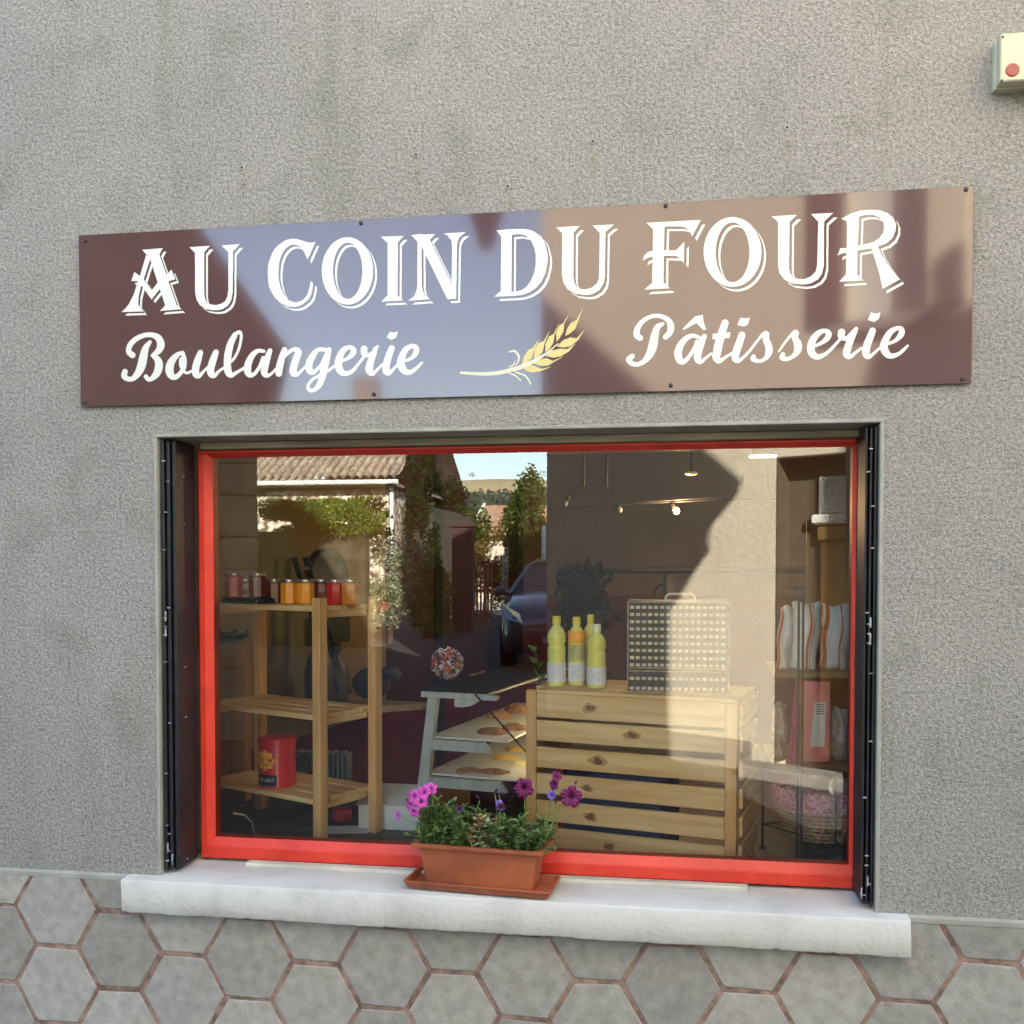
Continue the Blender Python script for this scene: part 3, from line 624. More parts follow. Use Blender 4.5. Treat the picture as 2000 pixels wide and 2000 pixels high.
# grey ribbed radiator
M_rad=mat("grey enamel",(.16,.165,.15),.45,.1,10,spec=.5)
ra=at(578,1565,1.02); rb_=at(682,1565,1.02); rtop=at(640,1468,1.02).z
rd=MB(); n_=13
for k in range(n_):
    x=ra.x+(rb_.x-ra.x)*k/(n_-1); rd.box((x-.005,ra.y-.03,LZ+.03),(x+.005,ra.y+.03,rtop+(.004 if k%2 else 0)),.004)
rd.box((ra.x,ra.y-.008,LZ+.0),(rb_.x,ra.y+.008,LZ+.05),.003); rd.box((ra.x,ra.y-.008,rtop-.04),(rb_.x,ra.y+.008,rtop-.02),.003)
tag(rd.build("radiator",M_rad,None),"grey ribbed radiator behind the bottom of the pine rack","radiator")
# ladder against the ochre wall
ldm=MB(); pts=[(560,1090),(582,1300)]; 
pa,pb=W_(556,1088,.05),W_(588,1350,.20); qa,qb=W_(578,1088,.05),W_(612,1350,.20)
ldm.bar(pa,pb,.022,.02); ldm.bar(qa,qb,.022,.02)
for k in range(9):
    t=.08+k*.108; ldm.bar(pa.lerp(pb,t),qa.lerp(qb,t),.016,.016)
tag(ldm.build("ladder",M_iron,None),"narrow black ladder leaning on the ochre wall behind the jars","ladder")
# arched niche
an=MB(); pts=[]
for k in range(21):
    a=math.pi*k/20; pts.append(W_(635-36*math.cos(a),1125-52*math.sin(a),.02))
pts=[W_(599,1195,.02)]+pts+[W_(671,1195,.02)]
an.tube(pts,.008,6); ar=an.build("arched_niche",M_dark,None); tag(ar,"dark rimmed arched niche in the ochre wall, grey blue inside","niche")
an=MB(); vs=[W_(599,1195,.008)]+[W_(635-36*math.cos(math.pi*k/20),1125-52*math.sin(math.pi*k/20),.008) for k in range(21)]+[W_(671,1195,.008)]
an.add(vs,[tuple(range(len(vs)))[::-1]]); an.build("recess",mat("blue grey plaster",(.13,.15,.14),.8,.3,5),ar)
an=MB(); q=[W_(603,1202,.02),W_(670,1202,.02),W_(670,1253,.02),W_(603,1253,.02)]; nr=Vector((.97,-.24,0))*.02
an.add(q+[p+nr for p in q],[(0,3,2,1),(4,5,6,7),(0,1,5,4),(1,2,6,5),(2,3,7,6),(3,0,4,7)])
tag(an.build("chalkboard",mat("dark green board",(.03,.045,.02),.6,.2),None),"small dark green board hung below the arched niche","board")
M_greyv=mat("dark grey stoneware",(.07,.075,.07),.45,.3,8)
for (px,yt,yb,lab_) in((566,1238,1372,"taller dark grey stoneware bottle at the foot of the ladder"),(597,1258,1374,"shorter dark grey stoneware bottle right of its taller twin")):
    base=W_(px,yb,.16); tp=W_(px,yt,.16); h=tp.z-base.z; h0=h; zb=LZ if False else base.z
    b=MB(); b.lathe([(.055,0),(.065,.02),(.066,h*.45),(.055,h*.65),(.030,h*.80),(.022,h*.86),(.030,h*.90),(.028,h)],(base.x,base.y,zb),18)
    o_=b.build("stoneware_bottle",M_greyv,None,smooth=True); tag(o_,lab_,"bottle","stoneware bottles by the ladder")
bcon=MB(); p1,p2=W_(540,1376,.0),W_(735,1366,.0); nn=Vector((.97,-.24,0))
bcon.add([p1,p2,p2+nn*.34,p1+nn*.34]+[q-Vector((0,0,.03)) for q in(p1,p2,p2+nn*.34,p1+nn*.34)],[(0,3,2,1),(3,7,6,2),(2,6,5,1),(4,5,6,7),(0,4,7,3)])
tag(bcon.build("wall_shelf",M_pelmet,None),"plain shelf along the ochre wall carrying the stoneware bottles and the grey sack","shelf")
p=W_(672,1330,.16); b=MB(); rg=random.Random(2)
b.ball((p.x,p.y,p.z-.005),.085,16,10,(1.15,.8,.95)); b.tube([(p.x+.05,p.y,p.z+.04),(p.x+.12,p.y-.02,p.z+.06),(p.x+.15,p.y-.02,p.z+.03)],[.03,.03,.015],10)
for i,v in enumerate(b.v): b.v[i]=v+Vector((rg.uniform(-.005,.005),0,rg.uniform(-.005,.005)))
tag(b.build("sack",M_greyv,None,smooth='all'),"slumped dark grey sack on the wall shelf right of the bottles","sack")
# ochre board with a dark scalloped bowl at the far left
p=at(446,1252,1.05); pb_=at(446,1378,1.05)
b=MB(); b.box((p.x-.10,1.03,LZ),(p.x+.075,1.10,p.z-.012),.004); tag(b.build("cabinet",mat("amber wood",(.34,.16,.03),.5,.25,4,stretch=(6,6,.6)),None),"amber wooden cabinet side at the far left behind the pine rack","cabinet")
b=MB(); n_=24; vs=[];prof=[(.02,0),(.055,.012),(.085,.035),(.088,.045),(.078,.038),(.045,.018)]
for j,(r_,h) in enumerate(prof):
    for k in range(n_):
        a=2*math.pi*k/n_; hh=h+(.010*math.cos(8*a) if j in(2,3,4) else 0); vs.append((p.x-.01+r_*math.cos(a),1.066+r_*.75*math.sin(a),p.z-.011+hh))
b.add(vs,[(i*n_+k,i*n_+(k+1)%n_,(i+1)*n_+(k+1)%n_,(i+1)*n_+k) for i in range(5) for k in range(n_)]+[tuple(range(n_-1,-1,-1))])
tag(b.build("scalloped_bowl",M_iron,None,smooth=True),"dark scalloped bowl on the amber cabinet at the far left","bowl")
b=MB(); q=[atz(455,1588,LZ+.12),atz(478,1592,LZ+.11),atz(492,1606,LZ+.08),atz(498,1630,LZ+.0)]; b.tube(q,.0035,8)
tag(b.build("cable",M_card,None,smooth=True),"short white cable curling up from the slate ledge at the lower left","cable")
# white box
p=atz(700,1618,LZ); q=atz(824,1618,LZ); b=MB(); bxx=thing("cake_box","white cardboard cake box with a half open lid, behind the pine rack","box",((p.x+q.x)/2,p.y,LZ))
b.box((p.x,p.y,LZ),(q.x,p.y+.18,LZ+.085),.001); b.build("box_body",M_card,bxx)
b=MB(); b.add([(p.x-.01,p.y-.004,LZ+.088),(q.x,p.y-.004,LZ+.088),(q.x,p.y+.19,LZ+.125),(p.x-.01,p.y+.19,LZ+.125),(p.x-.01,p.y-.004,LZ+.0855),(q.x,p.y-.004,LZ+.0855),(q.x,p.y+.19,LZ+.1225),(p.x-.01,p.y+.19,LZ+.1225)],[(0,1,2,3),(7,6,5,4),(0,4,5,1),(1,5,6,2),(3,7,4,0)]); b.build("lid",M_card,bxx)
p=atz(655,1622,LZ+.002); b=MB(rotz((p.x,p.y,LZ+.001),.2)); b.box((-.05,-.04,0),(.12,.06,.0015)); tag(b.build("paper_sheet",M_card,None),"loose white sheet of paper on the slate ledge left of the cake box","paper")
p=atz(668,1605,LZ); b=MB(); b.M=rotz((p.x,p.y,LZ+.003),.3); b.box((-.035,-.02,0),(.035,.02,.05),.008); tag(b.build("sweet_packet",mat("red foil packet",(.5,.03,.04),.3,.4,60),None),"crumpled red packet on the ledge between the rack's posts","packet")

# ------------------------------------------------------------ display counter
O=at(822,1350,.86); th=R(-11.5); Md=rotz((O.x,O.y,0),th); zt=O.z
dsp=thing("pastry_display","grey painted ladder-sided display counter with tiers of pastries under a dark top","display",(O.x,O.y,LZ))
b=MB(Md); b.box((0,0,zt-.022),(.30,.03,zt-.006),.001); b.box((0,0,zt-.006),(.27,1.25,zt),.001); b.build("top",M_greywood,dsp)
b=MB(Md); b.box((-.001,-.002,zt+.0005),(.272,1.252,zt+.004),.001); b.build("edge_strip",M_iron,dsp)
def lg(y): 
    q=MB(Md); q.prism([(.028,zt-.023),(.064,zt-.023),(.012,LZ),(-.032,LZ)],y,y+.03); return q.build("leg",M_greywood,dsp)
lg(0);lg(1.2)
b=MB(Md); b.prism([(.135,zt-.023),(.235,zt-.023),(.20,zt-.045),(.17,zt-.052),(.135,zt-.052)],.001,.029); b.build("bracket",M_greywood,dsp)
zs1=at(851,1440,.86).z; zs2=at(851,1513,.86).z
for zs,xr in((zs1,.27),(zs2,.33)):
    q=MB(Md); off=(zt-zs)*.12; q.prism([(.03-off,zs-.045),(xr+.01,zs-.045),(xr-.02,zs-.008),(.035-off,zs-.008)],.002,.026); q.build("crossbar",M_greywood,dsp)
    q=MB(Md); q.box((.04-off,.031,zs-.007),(xr+.06,1.19,zs),.001); q.build("shelf",M_white,dsp)
b=MB(); b.tube([Md@Vector((.22,-.01,zt+.002)),Md@Vector((.46,-.01,zt-.24))],.0035,6); b.build("glass_edge",M_iron,dsp)
# warm strip lamps under the tiers
for zl in (zt-.030,zs1-.014):
    b=MB(Md); b.tube([(.375,.12,zl),(.375,1.1,zl)],.003,8); sl2=b.build("strip_lamp",mat("lit strip lamp",(1,.85,.5),.4,emit=(1,.76,.38,3)) if "lit strip lamp" not in bpy.data.materials else bpy.data.materials["lit strip lamp"],dsp)
# pastries
M_bread=mat("baked crust",(.36,.15,.05),.7,.5,60,.004,90,col2=(.62,.34,.12)); M_brown2=mat("dark baked",(.20,.08,.035),.7,.5,60,.004,90,col2=(.36,.17,.08)); M_yelp=mat("custard yellow",(.75,.45,.06),.5,.3,40,.003,80,col2=(.85,.62,.15)); M_warmlit=mat("yellow lamplight tone",(.80,.72,.28),.8,.05)
rg=random.Random(11)
def loaf(name,p,rx,ry,h,m,lab_,cat,grp,rot=0):
    b=MB(rotz(p,rot)); n_=22;k_=6
    vs=[];fs=[]
    for j in range(k_+1):
        a=j/k_*math.pi/2
        for i in range(n_):
            t=2*math.pi*i/n_; w=1+.07*math.sin(3*t+p.x*40)+.05*math.sin(5*t); vs.append((rx*w*math.cos(a)*math.cos(t),ry*w*math.cos(a)*math.sin(t),h*math.sin(a)*(1+.15*math.sin(4*t+j))))
    for j in range(k_):
        for i in range(n_): fs.append((j*n_+i,j*n_+(i+1)%n_,(j+1)*n_+(i+1)%n_,(j+1)*n_+i))
    b.add(vs,fs); o_=b.build(name,m,None,smooth='all'); return tag(o_,lab_,cat,grp)
def on(px,py,z): 
    p=atz(px,py,z); return Vector((p.x,p.y,z+.0006))
G="pastries on the display counter"
loaf("pizza_bread",on(962,1432,zs1),.060,.050,.020,M_brown2,"dark brown topped flatbread at the front of the upper tier","bread",G)
loaf("pizza_bread",on(1003,1424,zs1),.050,.05,.022,M_brown2,"second dark flatbread, half hidden behind the crate post on the upper tier","bread",G)
loaf("croissant",on(975,1402,zs1),.055,.035,.030,M_bread,"golden flat pastry behind the flatbreads on the upper tier","pastry",G,.3)
loaf("croissant",on(1008,1392,zs1),.060,.035,.038,M_bread,"puffed golden croissant at the back of the upper tier","pastry",G,-.3)
loaf("pizza_bread",on(918,1508,zs2),.060,.032,.016,M_brown2,"long brown pizza slice at the front left of the lower tier","bread",G)
loaf("pizza_bread",on(965,1510,zs2),.058,.032,.016,M_brown2,"brown pizza slice right beside the first on the lower tier","bread",G)
loaf("custard_tart",on(985,1482,zs2),.055,.032,.016,M_yelp,"yellow custard tart in the middle of the lower tier","tart",G)
loaf("custard_tart",on(1012,1466,zs2),.06,.035,.018,M_yelp,"yellow custard tart at the back of the lower tier beside the crate","tart",G)
loaf("custard_tart",on(1018,1492,zs2),.045,.028,.010,M_warmlit,"flat slice in a yellow lamplight colour at the right edge of the lower tier","tart",G)  # yellow colour stands in for warm light on the lower tier
tp_=at(990,1322,1.95); b=MB(); ty=thing("baking_tray","flat tray of brown biscuits behind the counter top","tray",(tp_.x,tp_.y,tp_.z))
b.M=rotz(tp_,th); b.box((-.17,-.12,-.012),(.22,.14,0),.003); b.build("tray_base",M_hinge,ty)
for k in range(30): b=MB(rotz(tp_,th)); b.ball((-.14+.036*(k%10)+rg.uniform(-.006,.006),-.09+.07*(k//10)+rg.uniform(-.01,.01),.010),rg.uniform(.014,.019),8,4,(1.2,1,.6)); b.build("biscuit",M_brown2,ty,smooth='all')
b=MB(rotz(tp_,th)); b.box((-.15,-.10,-(tp_.z-RZ0)),(.20,.12,-.0125),.004); tag(b.build("back_counter",M_maroon,None),"dark maroon back counter under the tray of biscuits","counter")
# sweets bowl
p=at(873,1345,.98); zb=zt+.0045; bc=at(873,1285,.98); rB=.066
bw=thing("sweets_bowl","round glass bowl on a foot full of wrapped lollipops, on the display counter","bowl",(p.x,p.y,zb))
M_clear=mat("clear glass",(.9,.92,.9),.03,.01,trans=1,ior=1.15,alpha=.30)
b=MB(); b.lathe([(.032,0),(.034,.002),(.010,.008),(.007,.022),(.012,.030)],(p.x,p.y,zb),18); b.build("foot",M_clear,bw,smooth=True)
b=MB(); ctr=Vector((p.x,p.y,zb+.030+rB*.9))
b.lathe([(rB*math.sin(a),-rB*math.cos(a)) for a in [.15+i*.17 for i in range(13)]],ctr,24); gb=b.build("glass",M_clear,bw,smooth=True)
cols=[("red wrapper",(.50,.05,.04)),("pink wrapper",(.65,.22,.22)),("orange wrapper",(.65,.24,.07)),("green wrapper",(.20,.36,.28)),("brown wrapper",(.16,.07,.06)),("cream wrapper",(.72,.66,.54))]
mts=[mat(nm,c_,.35,.2,60) for nm,c_ in cols]
for k in range(96):
    d=Vector((rg.gauss(0,1),rg.gauss(0,1),rg.gauss(0,1))).normalized()*rB*rg.uniform(.62,.86); gi=rg.choice((0,0,1,2,2,3,4,5)) if d.z<rB*.2 else rg.choice((0,1,0,4,5)); b=MB(); b.ball(ctr+d,rg.uniform(.0085,.0115),8,6)
    e_=(d.cross(Vector((rg.gauss(0,1),rg.gauss(0,1),rg.gauss(0,1)))).normalized()*.9+d.normalized()*.25).normalized()*.042; b.cur=1
    tip=ctr+d+e_
    if (tip-ctr).length>rB*.96: tip=ctr+(tip-ctr).normalized()*rB*.96
    b.tube([ctr+d,tip],.0018,5); b.build("lollipop",[mts[gi],M_wht],bw,smooth='all')

# ------------------------------------------------------------ crate with bottles and basket
cl=at(1027,1350,.46); cr_=at(1440,1365,.30); ux=Vector((cr_.x-cl.x,cr_.y-cl.y,0)); CW=ux.length; ux.normalize(); uy=Vector((-ux.y,ux.x,0)); CZ=1.052
Mc=Matrix((ux,uy,Vector((0,0,1)))).transposed().to_4x4(); Mc.translation=(cl.x,cl.y,0); CDp=.34
cr=thing("slatted_crate","tall pine crate of six wide knotty slats in the middle of the window","crate",(cl.x,cl.y,LZ))
for (x,y) in((0,0),(CW-.035,0),(0,CDp-.035),(CW-.035,CDp-.035)):
    b=MB(Mc); b.box((x,y-(.004 if y==0 and x>0 else 0),LZ),(x+.035,y+.035,CZ-(.004 if y==0 and x==0 else .013)),.0015); b.build("post",M_pinev,cr)
zz=CZ-.012; kn=[.36,.70,.42,.33,.36,.52]; kh=[.0,.004,.002,.0,-.004,-.006]
pitch=(CZ-.012-LZ)/6.25
M_halo=mat('knot halo',(.44,.25,.09),.55,.25,60,col2=(.60,.40,.18))
for i in range(6):
    z1=zz-i*pitch; hgt=.0665 if i else .0765; x0=.037; b=MB(Mc); b.box((x0,-.001+.0008*(i%2),z1-hgt),(CW-.0362,.012,z1),.0015)
    s_=b.build("front_slat",M_pine,cr)
    k=MB(Mc); k.cur=1; rgk=random.Random(i+40); r_=.008+.005*rgk.random(); cxk=x0+(CW-x0)*kn[i]*.62+.04; czk=z1-hgt*.5+kh[i]
    vs=[(cxk,-.0016,czk)]+[(cxk+r_*1.45*(1+.25*math.sin(3*a+i))*math.cos(a),-.0016,czk+r_*(1+.2*math.cos(2*a+i))*math.sin(a)) for a in [2*math.pi*q/18 for q in range(18)]]
    k.add(vs,[(0,q,q%18+1) for q in range(1,19)]); k.cur=0
    vs=[(cxk,-.00125,czk)]+[(cxk+r_*(2.6+.5*math.sin(2*a+i))*math.cos(a),-.00125,czk+r_*1.5*(1+.2*math.cos(3*a+i))*math.sin(a)) for a in [2*math.pi*q/18 for q in range(18)]]
    k.add(vs,[(0,q,q%18+1) for q in range(1,19)]); k.build("knot",[M_halo,M_knot],s_)
    for sx_ in(-.0115,CW+.0005):
        if i%1==0:
            b=MB(Mc); b.box((sx_,.036,z1-hgt+.002),(sx_+.011,CDp,z1-.003),.0015); b.build("side_slat",M_pine,cr)
    b=MB(Mc); b.box((.0,CDp+.0005,z1-hgt),(CW,CDp+.012,z1-.002),.0015); b.build("back_slat",M_pine,cr)
b=MB(Mc)
for k in range(4): b.box((.036 if k==0 else 0,.002+k*.088,CZ-.0115),(CW,.086+k*.088,CZ+.0),.0015)
b.build("top_board",M_pine,cr)
M_navy=mat("navy paper sack",(.02,.03,.10),.6,.2,9)
b=MB(Mc); b.box((.10,.06,LZ+.001),(.45,.26,LZ+.30),.02); nv=b.build("flour_bag",M_navy,None); tag(nv,"navy paper bag with small white print, inside the pine crate","bag")
b=MB(Mc)
for k in range(14): b.box((.15+k*.0085,.0585,LZ+.168+.0*(k%3)),(.155+k*.0085+.002*(k%2),.0595,LZ+.172))
b.build("print",M_wht,nv)
# oil bottles
M_oil=mat("sunflower oil",(.86,.78,.10),.08,.06,5,trans=.12,ior=1.2,spec=.6,coat=.4,col2=(.90,.90,.34)); M_cap=mat("yellow cap",(.80,.62,.03),.4,.05); M_lab=mat("white bottle label",(.74,.75,.80),.5,.04); M_capw=mat("pale cap",(.75,.74,.55),.4,.05)
M_olab=mat("orange label",(.85,.38,.02),.45,.15,30); M_glab=mat("olive label",(.28,.27,.08),.5,.6,40,col2=(.55,.50,.22))
def oil(px,Y,h,label,capm=M_cap,front=None,r_=.031):
    c=at(px,1348,Y); z=CZ+.0006; t=thing("oil_bottle",label,"bottle",(c.x,c.y,z),"bottles of sunflower oil on the pine crate")
    ribs=[(r_*.86,0),(r_,.004),(r_,h*.05)]
    ribs+=[(r_,h*.34)]+[(r_*(.93 if k%2 else .99),h*(.36+.022*k)) for k in range(10)]+[(r_*.84,h*.585),(r_*.98,h*.63),(r_,h*.70),(r_*.95,h*.75),(r_*.80,h*.80),(r_*.55,h*.845),(r_*.40,h*.865),(r_*.40,h*.89)]
    b=MB(); b.lathe(ribs,(c.x,c.y,z),22); b.build("bottle_body",M_oil,t,smooth=60)
    b=MB(); b.lathe([(r_*.46,h*.885),(r_*.46,h*.99),(r_*.42,h)],(c.x,c.y,z),18); b.build("cap",capm,t,smooth=40)
    b=MB(); b.lathe([(r_*1.012,h*.07),(r_*1.012,h*.33)],(c.x,c.y,z),22); b.f=b.f[:-2]; b.mi=b.mi[:-2]; lb_=b.build("label",M_lab,t,smooth=60)
    q=MB(); 
    for k in range(9):
        a0=-.5; 
        for j in range(5):
            if (k*7+j*3)%5==0: continue
            a=a0+j*.2; zz_=z+h*(.12+.02*k); rr=r_*1.02
            q.add([(c.x+rr*math.sin(a),c.y-rr*math.cos(a),zz_),(c.x+rr*math.sin(a+.16),c.y-rr*math.cos(a+.16),zz_),(c.x+rr*math.sin(a+.16),c.y-rr*math.cos(a+.16),zz_+.0012),(c.x+rr*math.sin(a),c.y-rr*math.cos(a),zz_+.0012)],[(0,1,2,3)])
    q.build("small_print",mat("grey print",(.25,.27,.35),.6) if "grey print" not in bpy.data.materials else bpy.data.materials["grey print"],lb_)
    if front:
        for (za,zb_,mm,nm) in((.62,.80,M_olab,"front_label"),(.36,.60,M_glab,"front_label")):
            b=MB(); b.lathe([(r_*1.014,h*za),(r_*1.014,h*(zb_-.06)),(r_*1.005,h*zb_)],(c.x,c.y,z),22); b.f=b.f[:-2]; b.mi=b.mi[:-2]; b.build(nm,mm,t,smooth=60)
oil(1126,.58,.228,"oil bottle with the round orange emblem label, between the two front bottles",front=True,r_=.029)
oil(1153,.66,.232,"oil bottle standing furthest back, only its yellow cap and shoulder visible",r_=.026)
oil(1087,.55,.232,"oil bottle with a yellow cap and white label, leftmost of the group")
oil(1165,.52,.208,"shorter oil bottle with a pale cap, rightmost of the group",capm=M_capw,r_=.032)
# woven basket stack
bl=at(1226,1355,.44); br=at(1424,1358,.42); BWd=br.x-bl.x; zt0=CZ+.001; ztop=at(1300,1174,.44).z; 
M_weave=mat("pale woven strip",(.66,.56,.38),.6,.2,40); M_wdark=mat("dark woven strip",(.055,.035,.025),.6,.4,40)
M_rim=mat("basket rim cane",(.36,.28,.18),.6,.3,40)
def basket(name,label,z0,z1,y0,dep,lid=False):
    t=thing(name,label,"basket",((bl.x+br.x)/2,y0,z0)); 
    b=MB(); b.box((bl.x+.003,y0+.003,z0),(br.x-.003,y0+dep-.003,z1-.004),.003); b.build("lining",M_wdark,t)
    b=MB(); rows=max(2,int((z1-z0)/.0235)); 
    for k in range(rows):
        z=z0+.006+k*(z1-z0-.008)/rows; n_=16
        for i in range(n_):
            x=bl.x+.006+(BWd-.012)*(i+ (0.0 if k%2 else .0))/n_
            b.box((x,y0-.002,z),(x+(BWd-.012)/n_*.72,y0+.003,z+.0096),.001)
        for i in range(int(dep/.017)):
            y=y0+.01+i*.017; b.box((br.x-.003,y,z),(br.x+.002,y+.010,z+.0072),.001); b.box((bl.x-.002,y,z),(bl.x+.003,y+.010,z+.0072),.001)
    b.build("weave",M_weave,t)
    b=MB(); 
    for zz_ in(z0+.001,z1-.004): b.tube([(bl.x,y0-.001,zz_),(br.x,y0-.001,zz_),(br.x,y0+dep,zz_),(bl.x,y0+dep,zz_),(bl.x,y0-.001,zz_)],.003,6)
    for xx in(bl.x,br.x): b.tube([(xx,y0-.001,z0),(xx,y0-.001,z1-.003)],.003,6)
    b.build("rim",M_rim,t); return t
mid=at(1300,1306,.44).z
basket("woven_tray","shallow woven basket tray under the tall basket on the crate",zt0,mid-.004,.44,.22)
tb=basket("woven_hamper","tall closed woven hamper with a pale carrying handle, on the crate beside the bottles",mid,ztop,.44,.22)
ha,hb_=at(1299,1172,.47),at(1358,1172,.47); zh=at(1320,1160,.47).z
b=MB(); b.tube([(ha.x,.47,ztop-.004),(ha.x+.003,.47,zh-.008),(ha.x+.012,.47,zh),(hb_.x-.012,.47,zh),(hb_.x-.003,.47,zh-.008),(hb_.x,.47,ztop-.004)],.0042,8); b.build("handle",M_weave,tb,smooth=True)
# green sprig by the bottles
q=at(1052,1330,.75); b=MB(); tip=at(1046,1275,.75)
for k in range(8):
    p=q.lerp(tip,k/7); a=k*2.3
    b.add([p,p+Vector((.02*math.cos(a),.02*math.sin(a),.012)),p+Vector((.03*math.cos(a),.03*math.sin(a),.03)),p+Vector((.006,-.002,.022))],[(0,1,2,3)])
b.tube([(q.x,q.y,CZ+.0),q,tip],.002,5); tag(b.build("herb_sprig",M_leaf,None),"green sprig standing up left of the oil bottles","plant")

# ------------------------------------------------------------ right hand display
M_shelfw=mat("brown shelf wood",(.26,.14,.05),.6,.25,5,stretch=(.5,3,6),col2=(.38,.23,.10))
zA=at(1600,1312,.86).z; zB=at(1600,1492,.86).z; xl=at(1512,1400,.86).x
un=thing("shelf_unit","brown wooden shelf unit at the right inside the window, stacked with bags","shelf unit",(xl,.86,LZ))
for z in(zA,zB):
    b=MB(); b.box((xl,.85,z-.022),(XR-.03,1.22,z),.002); b.build("shelf",M_shelfw,un)
b=MB(); b.box((XR-.029,.85,LZ),(XR-.004,1.22,1.55),.002); b.build("side_panel",M_shelfw,un)
b=MB(); b.box((at(1572,1400,1.23).x,1.225,LZ),(XR-.03,1.24,1.62),.002); b.build("back_panel",mat("tan board",(.42,.24,.08),.6,.12,3),un)
M_bag=mat("printed paper bag",(.88,.88,.86),.45,.06,30,.004,14,spec=.5); M_ora=mat("orange print",(.62,.17,.04),.45,.1,30); M_brp=mat("brown print",(.20,.08,.04),.5,.3,60)
def bag(px0,px1,Y,z0,ytop,label,lean=0,stripes=((.30,.40),(.46,.50)),m=M_bag,name="flour_bag",grp="striped paper bags on the upper shelf"):
    a,c=at(px0,1300,Y),at(px1,1300,Y); zt_=at(px0,ytop,Y).z; wd=(c.x-a.x); h=zt_-z0; nx,nz=14,16
    vs=[];fs=[]; rg=random.Random(px0)
    def pt(u,v,side):
        bul=math.sin(math.pi*min(1,max(0,u)))**.6*math.sin(math.pi*min(1,.12+v*.85))**.6
        return (a.x+wd*u+lean*v*h+.004*math.sin(9*v+u*3),Y+ .055+side*(.012+.05*bul)+.003*math.sin(11*u+8*v+px0),z0+h*v+(.006*math.sin(7*u+px0) if v>.9 else 0))
    for side in(-1,1):
        for j in range(nz+1):
            for i in range(nx+1): vs.append(pt(i/nx,j/nz,side))
    K=(nx+1)*(nz+1)
    for j in range(nz):
        for i in range(nx):
            q=[j*(nx+1)+i,j*(nx+1)+i+1,(j+1)*(nx+1)+i+1,(j+1)*(nx+1)+i]; fs.append(tuple(q)); fs.append(tuple(K+t_ for t_ in q[::-1]))
    for j in range(nz):
        q=j*(nx+1); fs.append((q,q+nx+1,K+q+nx+1,K+q)); q+=nx; fs.append((q,K+q,K+q+nx+1,q+nx+1))
    for i in range(nx): fs.append((i,K+i,K+i+1,i+1)); q=nz*(nx+1)+i; fs.append((q,q+1,K+q+1,K+q))
    b=MB(); b.add(vs,fs); t=tag(b.build(name,m,None,smooth='all'),label,"bag",grp)
    for (u0,u1) in stripes:
        s_=MB(); sv=[];sf=[]
        for j in range(nz+1):
            for u in(u0,(u0+u1)/2,u1):
                p=Vector(pt(u+.04*j/nz,j/nz,-1)); sv.append(p+Vector((0,-.0015,0)))
        for j in range(nz):
            for i in range(2): sf.append((j*3+i,j*3+i+1,(j+1)*3+i+1,(j+1)*3+i))
        s_.add(sv,sf); s_.build("stripe",M_ora,t,smooth='all')
    return t,pt
bag(1540,1600,.90,zA+.001,1178,"white paper bag with orange stripes, left one on the upper shelf",.07,((.52,.62),(.66,.69),(.95,.99)))
bag(1604,1662,.92,zA+.001,1182,"white and orange paper bag, right one on the upper shelf beside the red frame",.05,((.02,.14),(.55,.60)))
bag(1518,1545,.88,zA+.001,1186,"narrow crumpled white bag behind the black rack post on the upper shelf",.07,((.0,.12),))
M_pink=mat("pink card",(.92,.30,.28),.5,.08,12); M_mag=mat("magenta foil",(.50,.03,.20),.3,.35,50); 
a,c=at(1567,1484,.89),at(1622,1484,.89); zt_=at(1590,1330,.89).z
pk=thing("pink_box","pink cardboard box with a white label, standing on the lower shelf","box",(a.x,.89,zB)); b=MB(); b.M=rotz((a.x,.89,0),.1); b.box((0,0,zB+.001),(c.x-a.x,.07,zt_),.002); b.build("box_body",M_pink,pk)
b=MB(); b.M=rotz((a.x,.89,0),.1); wl=c.x-a.x; b.add([(wl*.28,-.001,zB+.055),(wl*.80,-.001,zB+.055),(wl*.86,-.001,zt_-.075),(wl*.42,-.001,zt_-.075)],[(0,1,2,3)]); lb_=b.build("label",M_wht,pk)
b=MB(); b.M=rotz((a.x,.89,0),.1)
for k in range(5): b.add([(wl*.50,-.0015,zt_-.085-.008*k),(wl*.78,-.0015,zt_-.085-.008*k),(wl*.78,-.0015,zt_-.0825-.008*k),(wl*.50,-.0015,zt_-.0825-.008*k)],[(0,1,2,3)])
b.build("print",M_blk,lb_)
p=at(1550,1480,.86); zt_=at(1552,1322,.86).z; b=MB(); b.M=rotz((p.x,.86,0),.2); b.add([(-.012,0,zB+.001),(.016,0,zB+.001),(.020,0,zt_),(.010,0,zt_),(-.012,.03,zB+.001),(.016,.03,zB+.001),(.020,.012,zt_),(.010,.012,zt_)],[(0,1,2,3),(7,6,5,4),(0,3,7,4),(1,5,6,2),(3,2,6,7),(0,4,5,1)])
tag(b.build("magenta_packet",M_mag,None),"slim magenta foil packet on the lower shelf behind the black rack posts","packet")
M_cello=mat("crinkled cellophane",(.50,.47,.42),.15,.8,45,.01,50,spec=.9,trans=.35,col2=(.8,.78,.74))
for (x0,x1,yt,lab_) in((1512,1540,1376,"clear crinkled bag of sweets at the left end of the lower shelf"),(1627,1664,1385,"clear crinkled bag tied with a ribbon, right of the pink box")):
    bag(x0,x1,.90,zB+.001,yt,lab_,0,(),M_cello,"sweets_bag","clear sweet bags on the lower shelf")
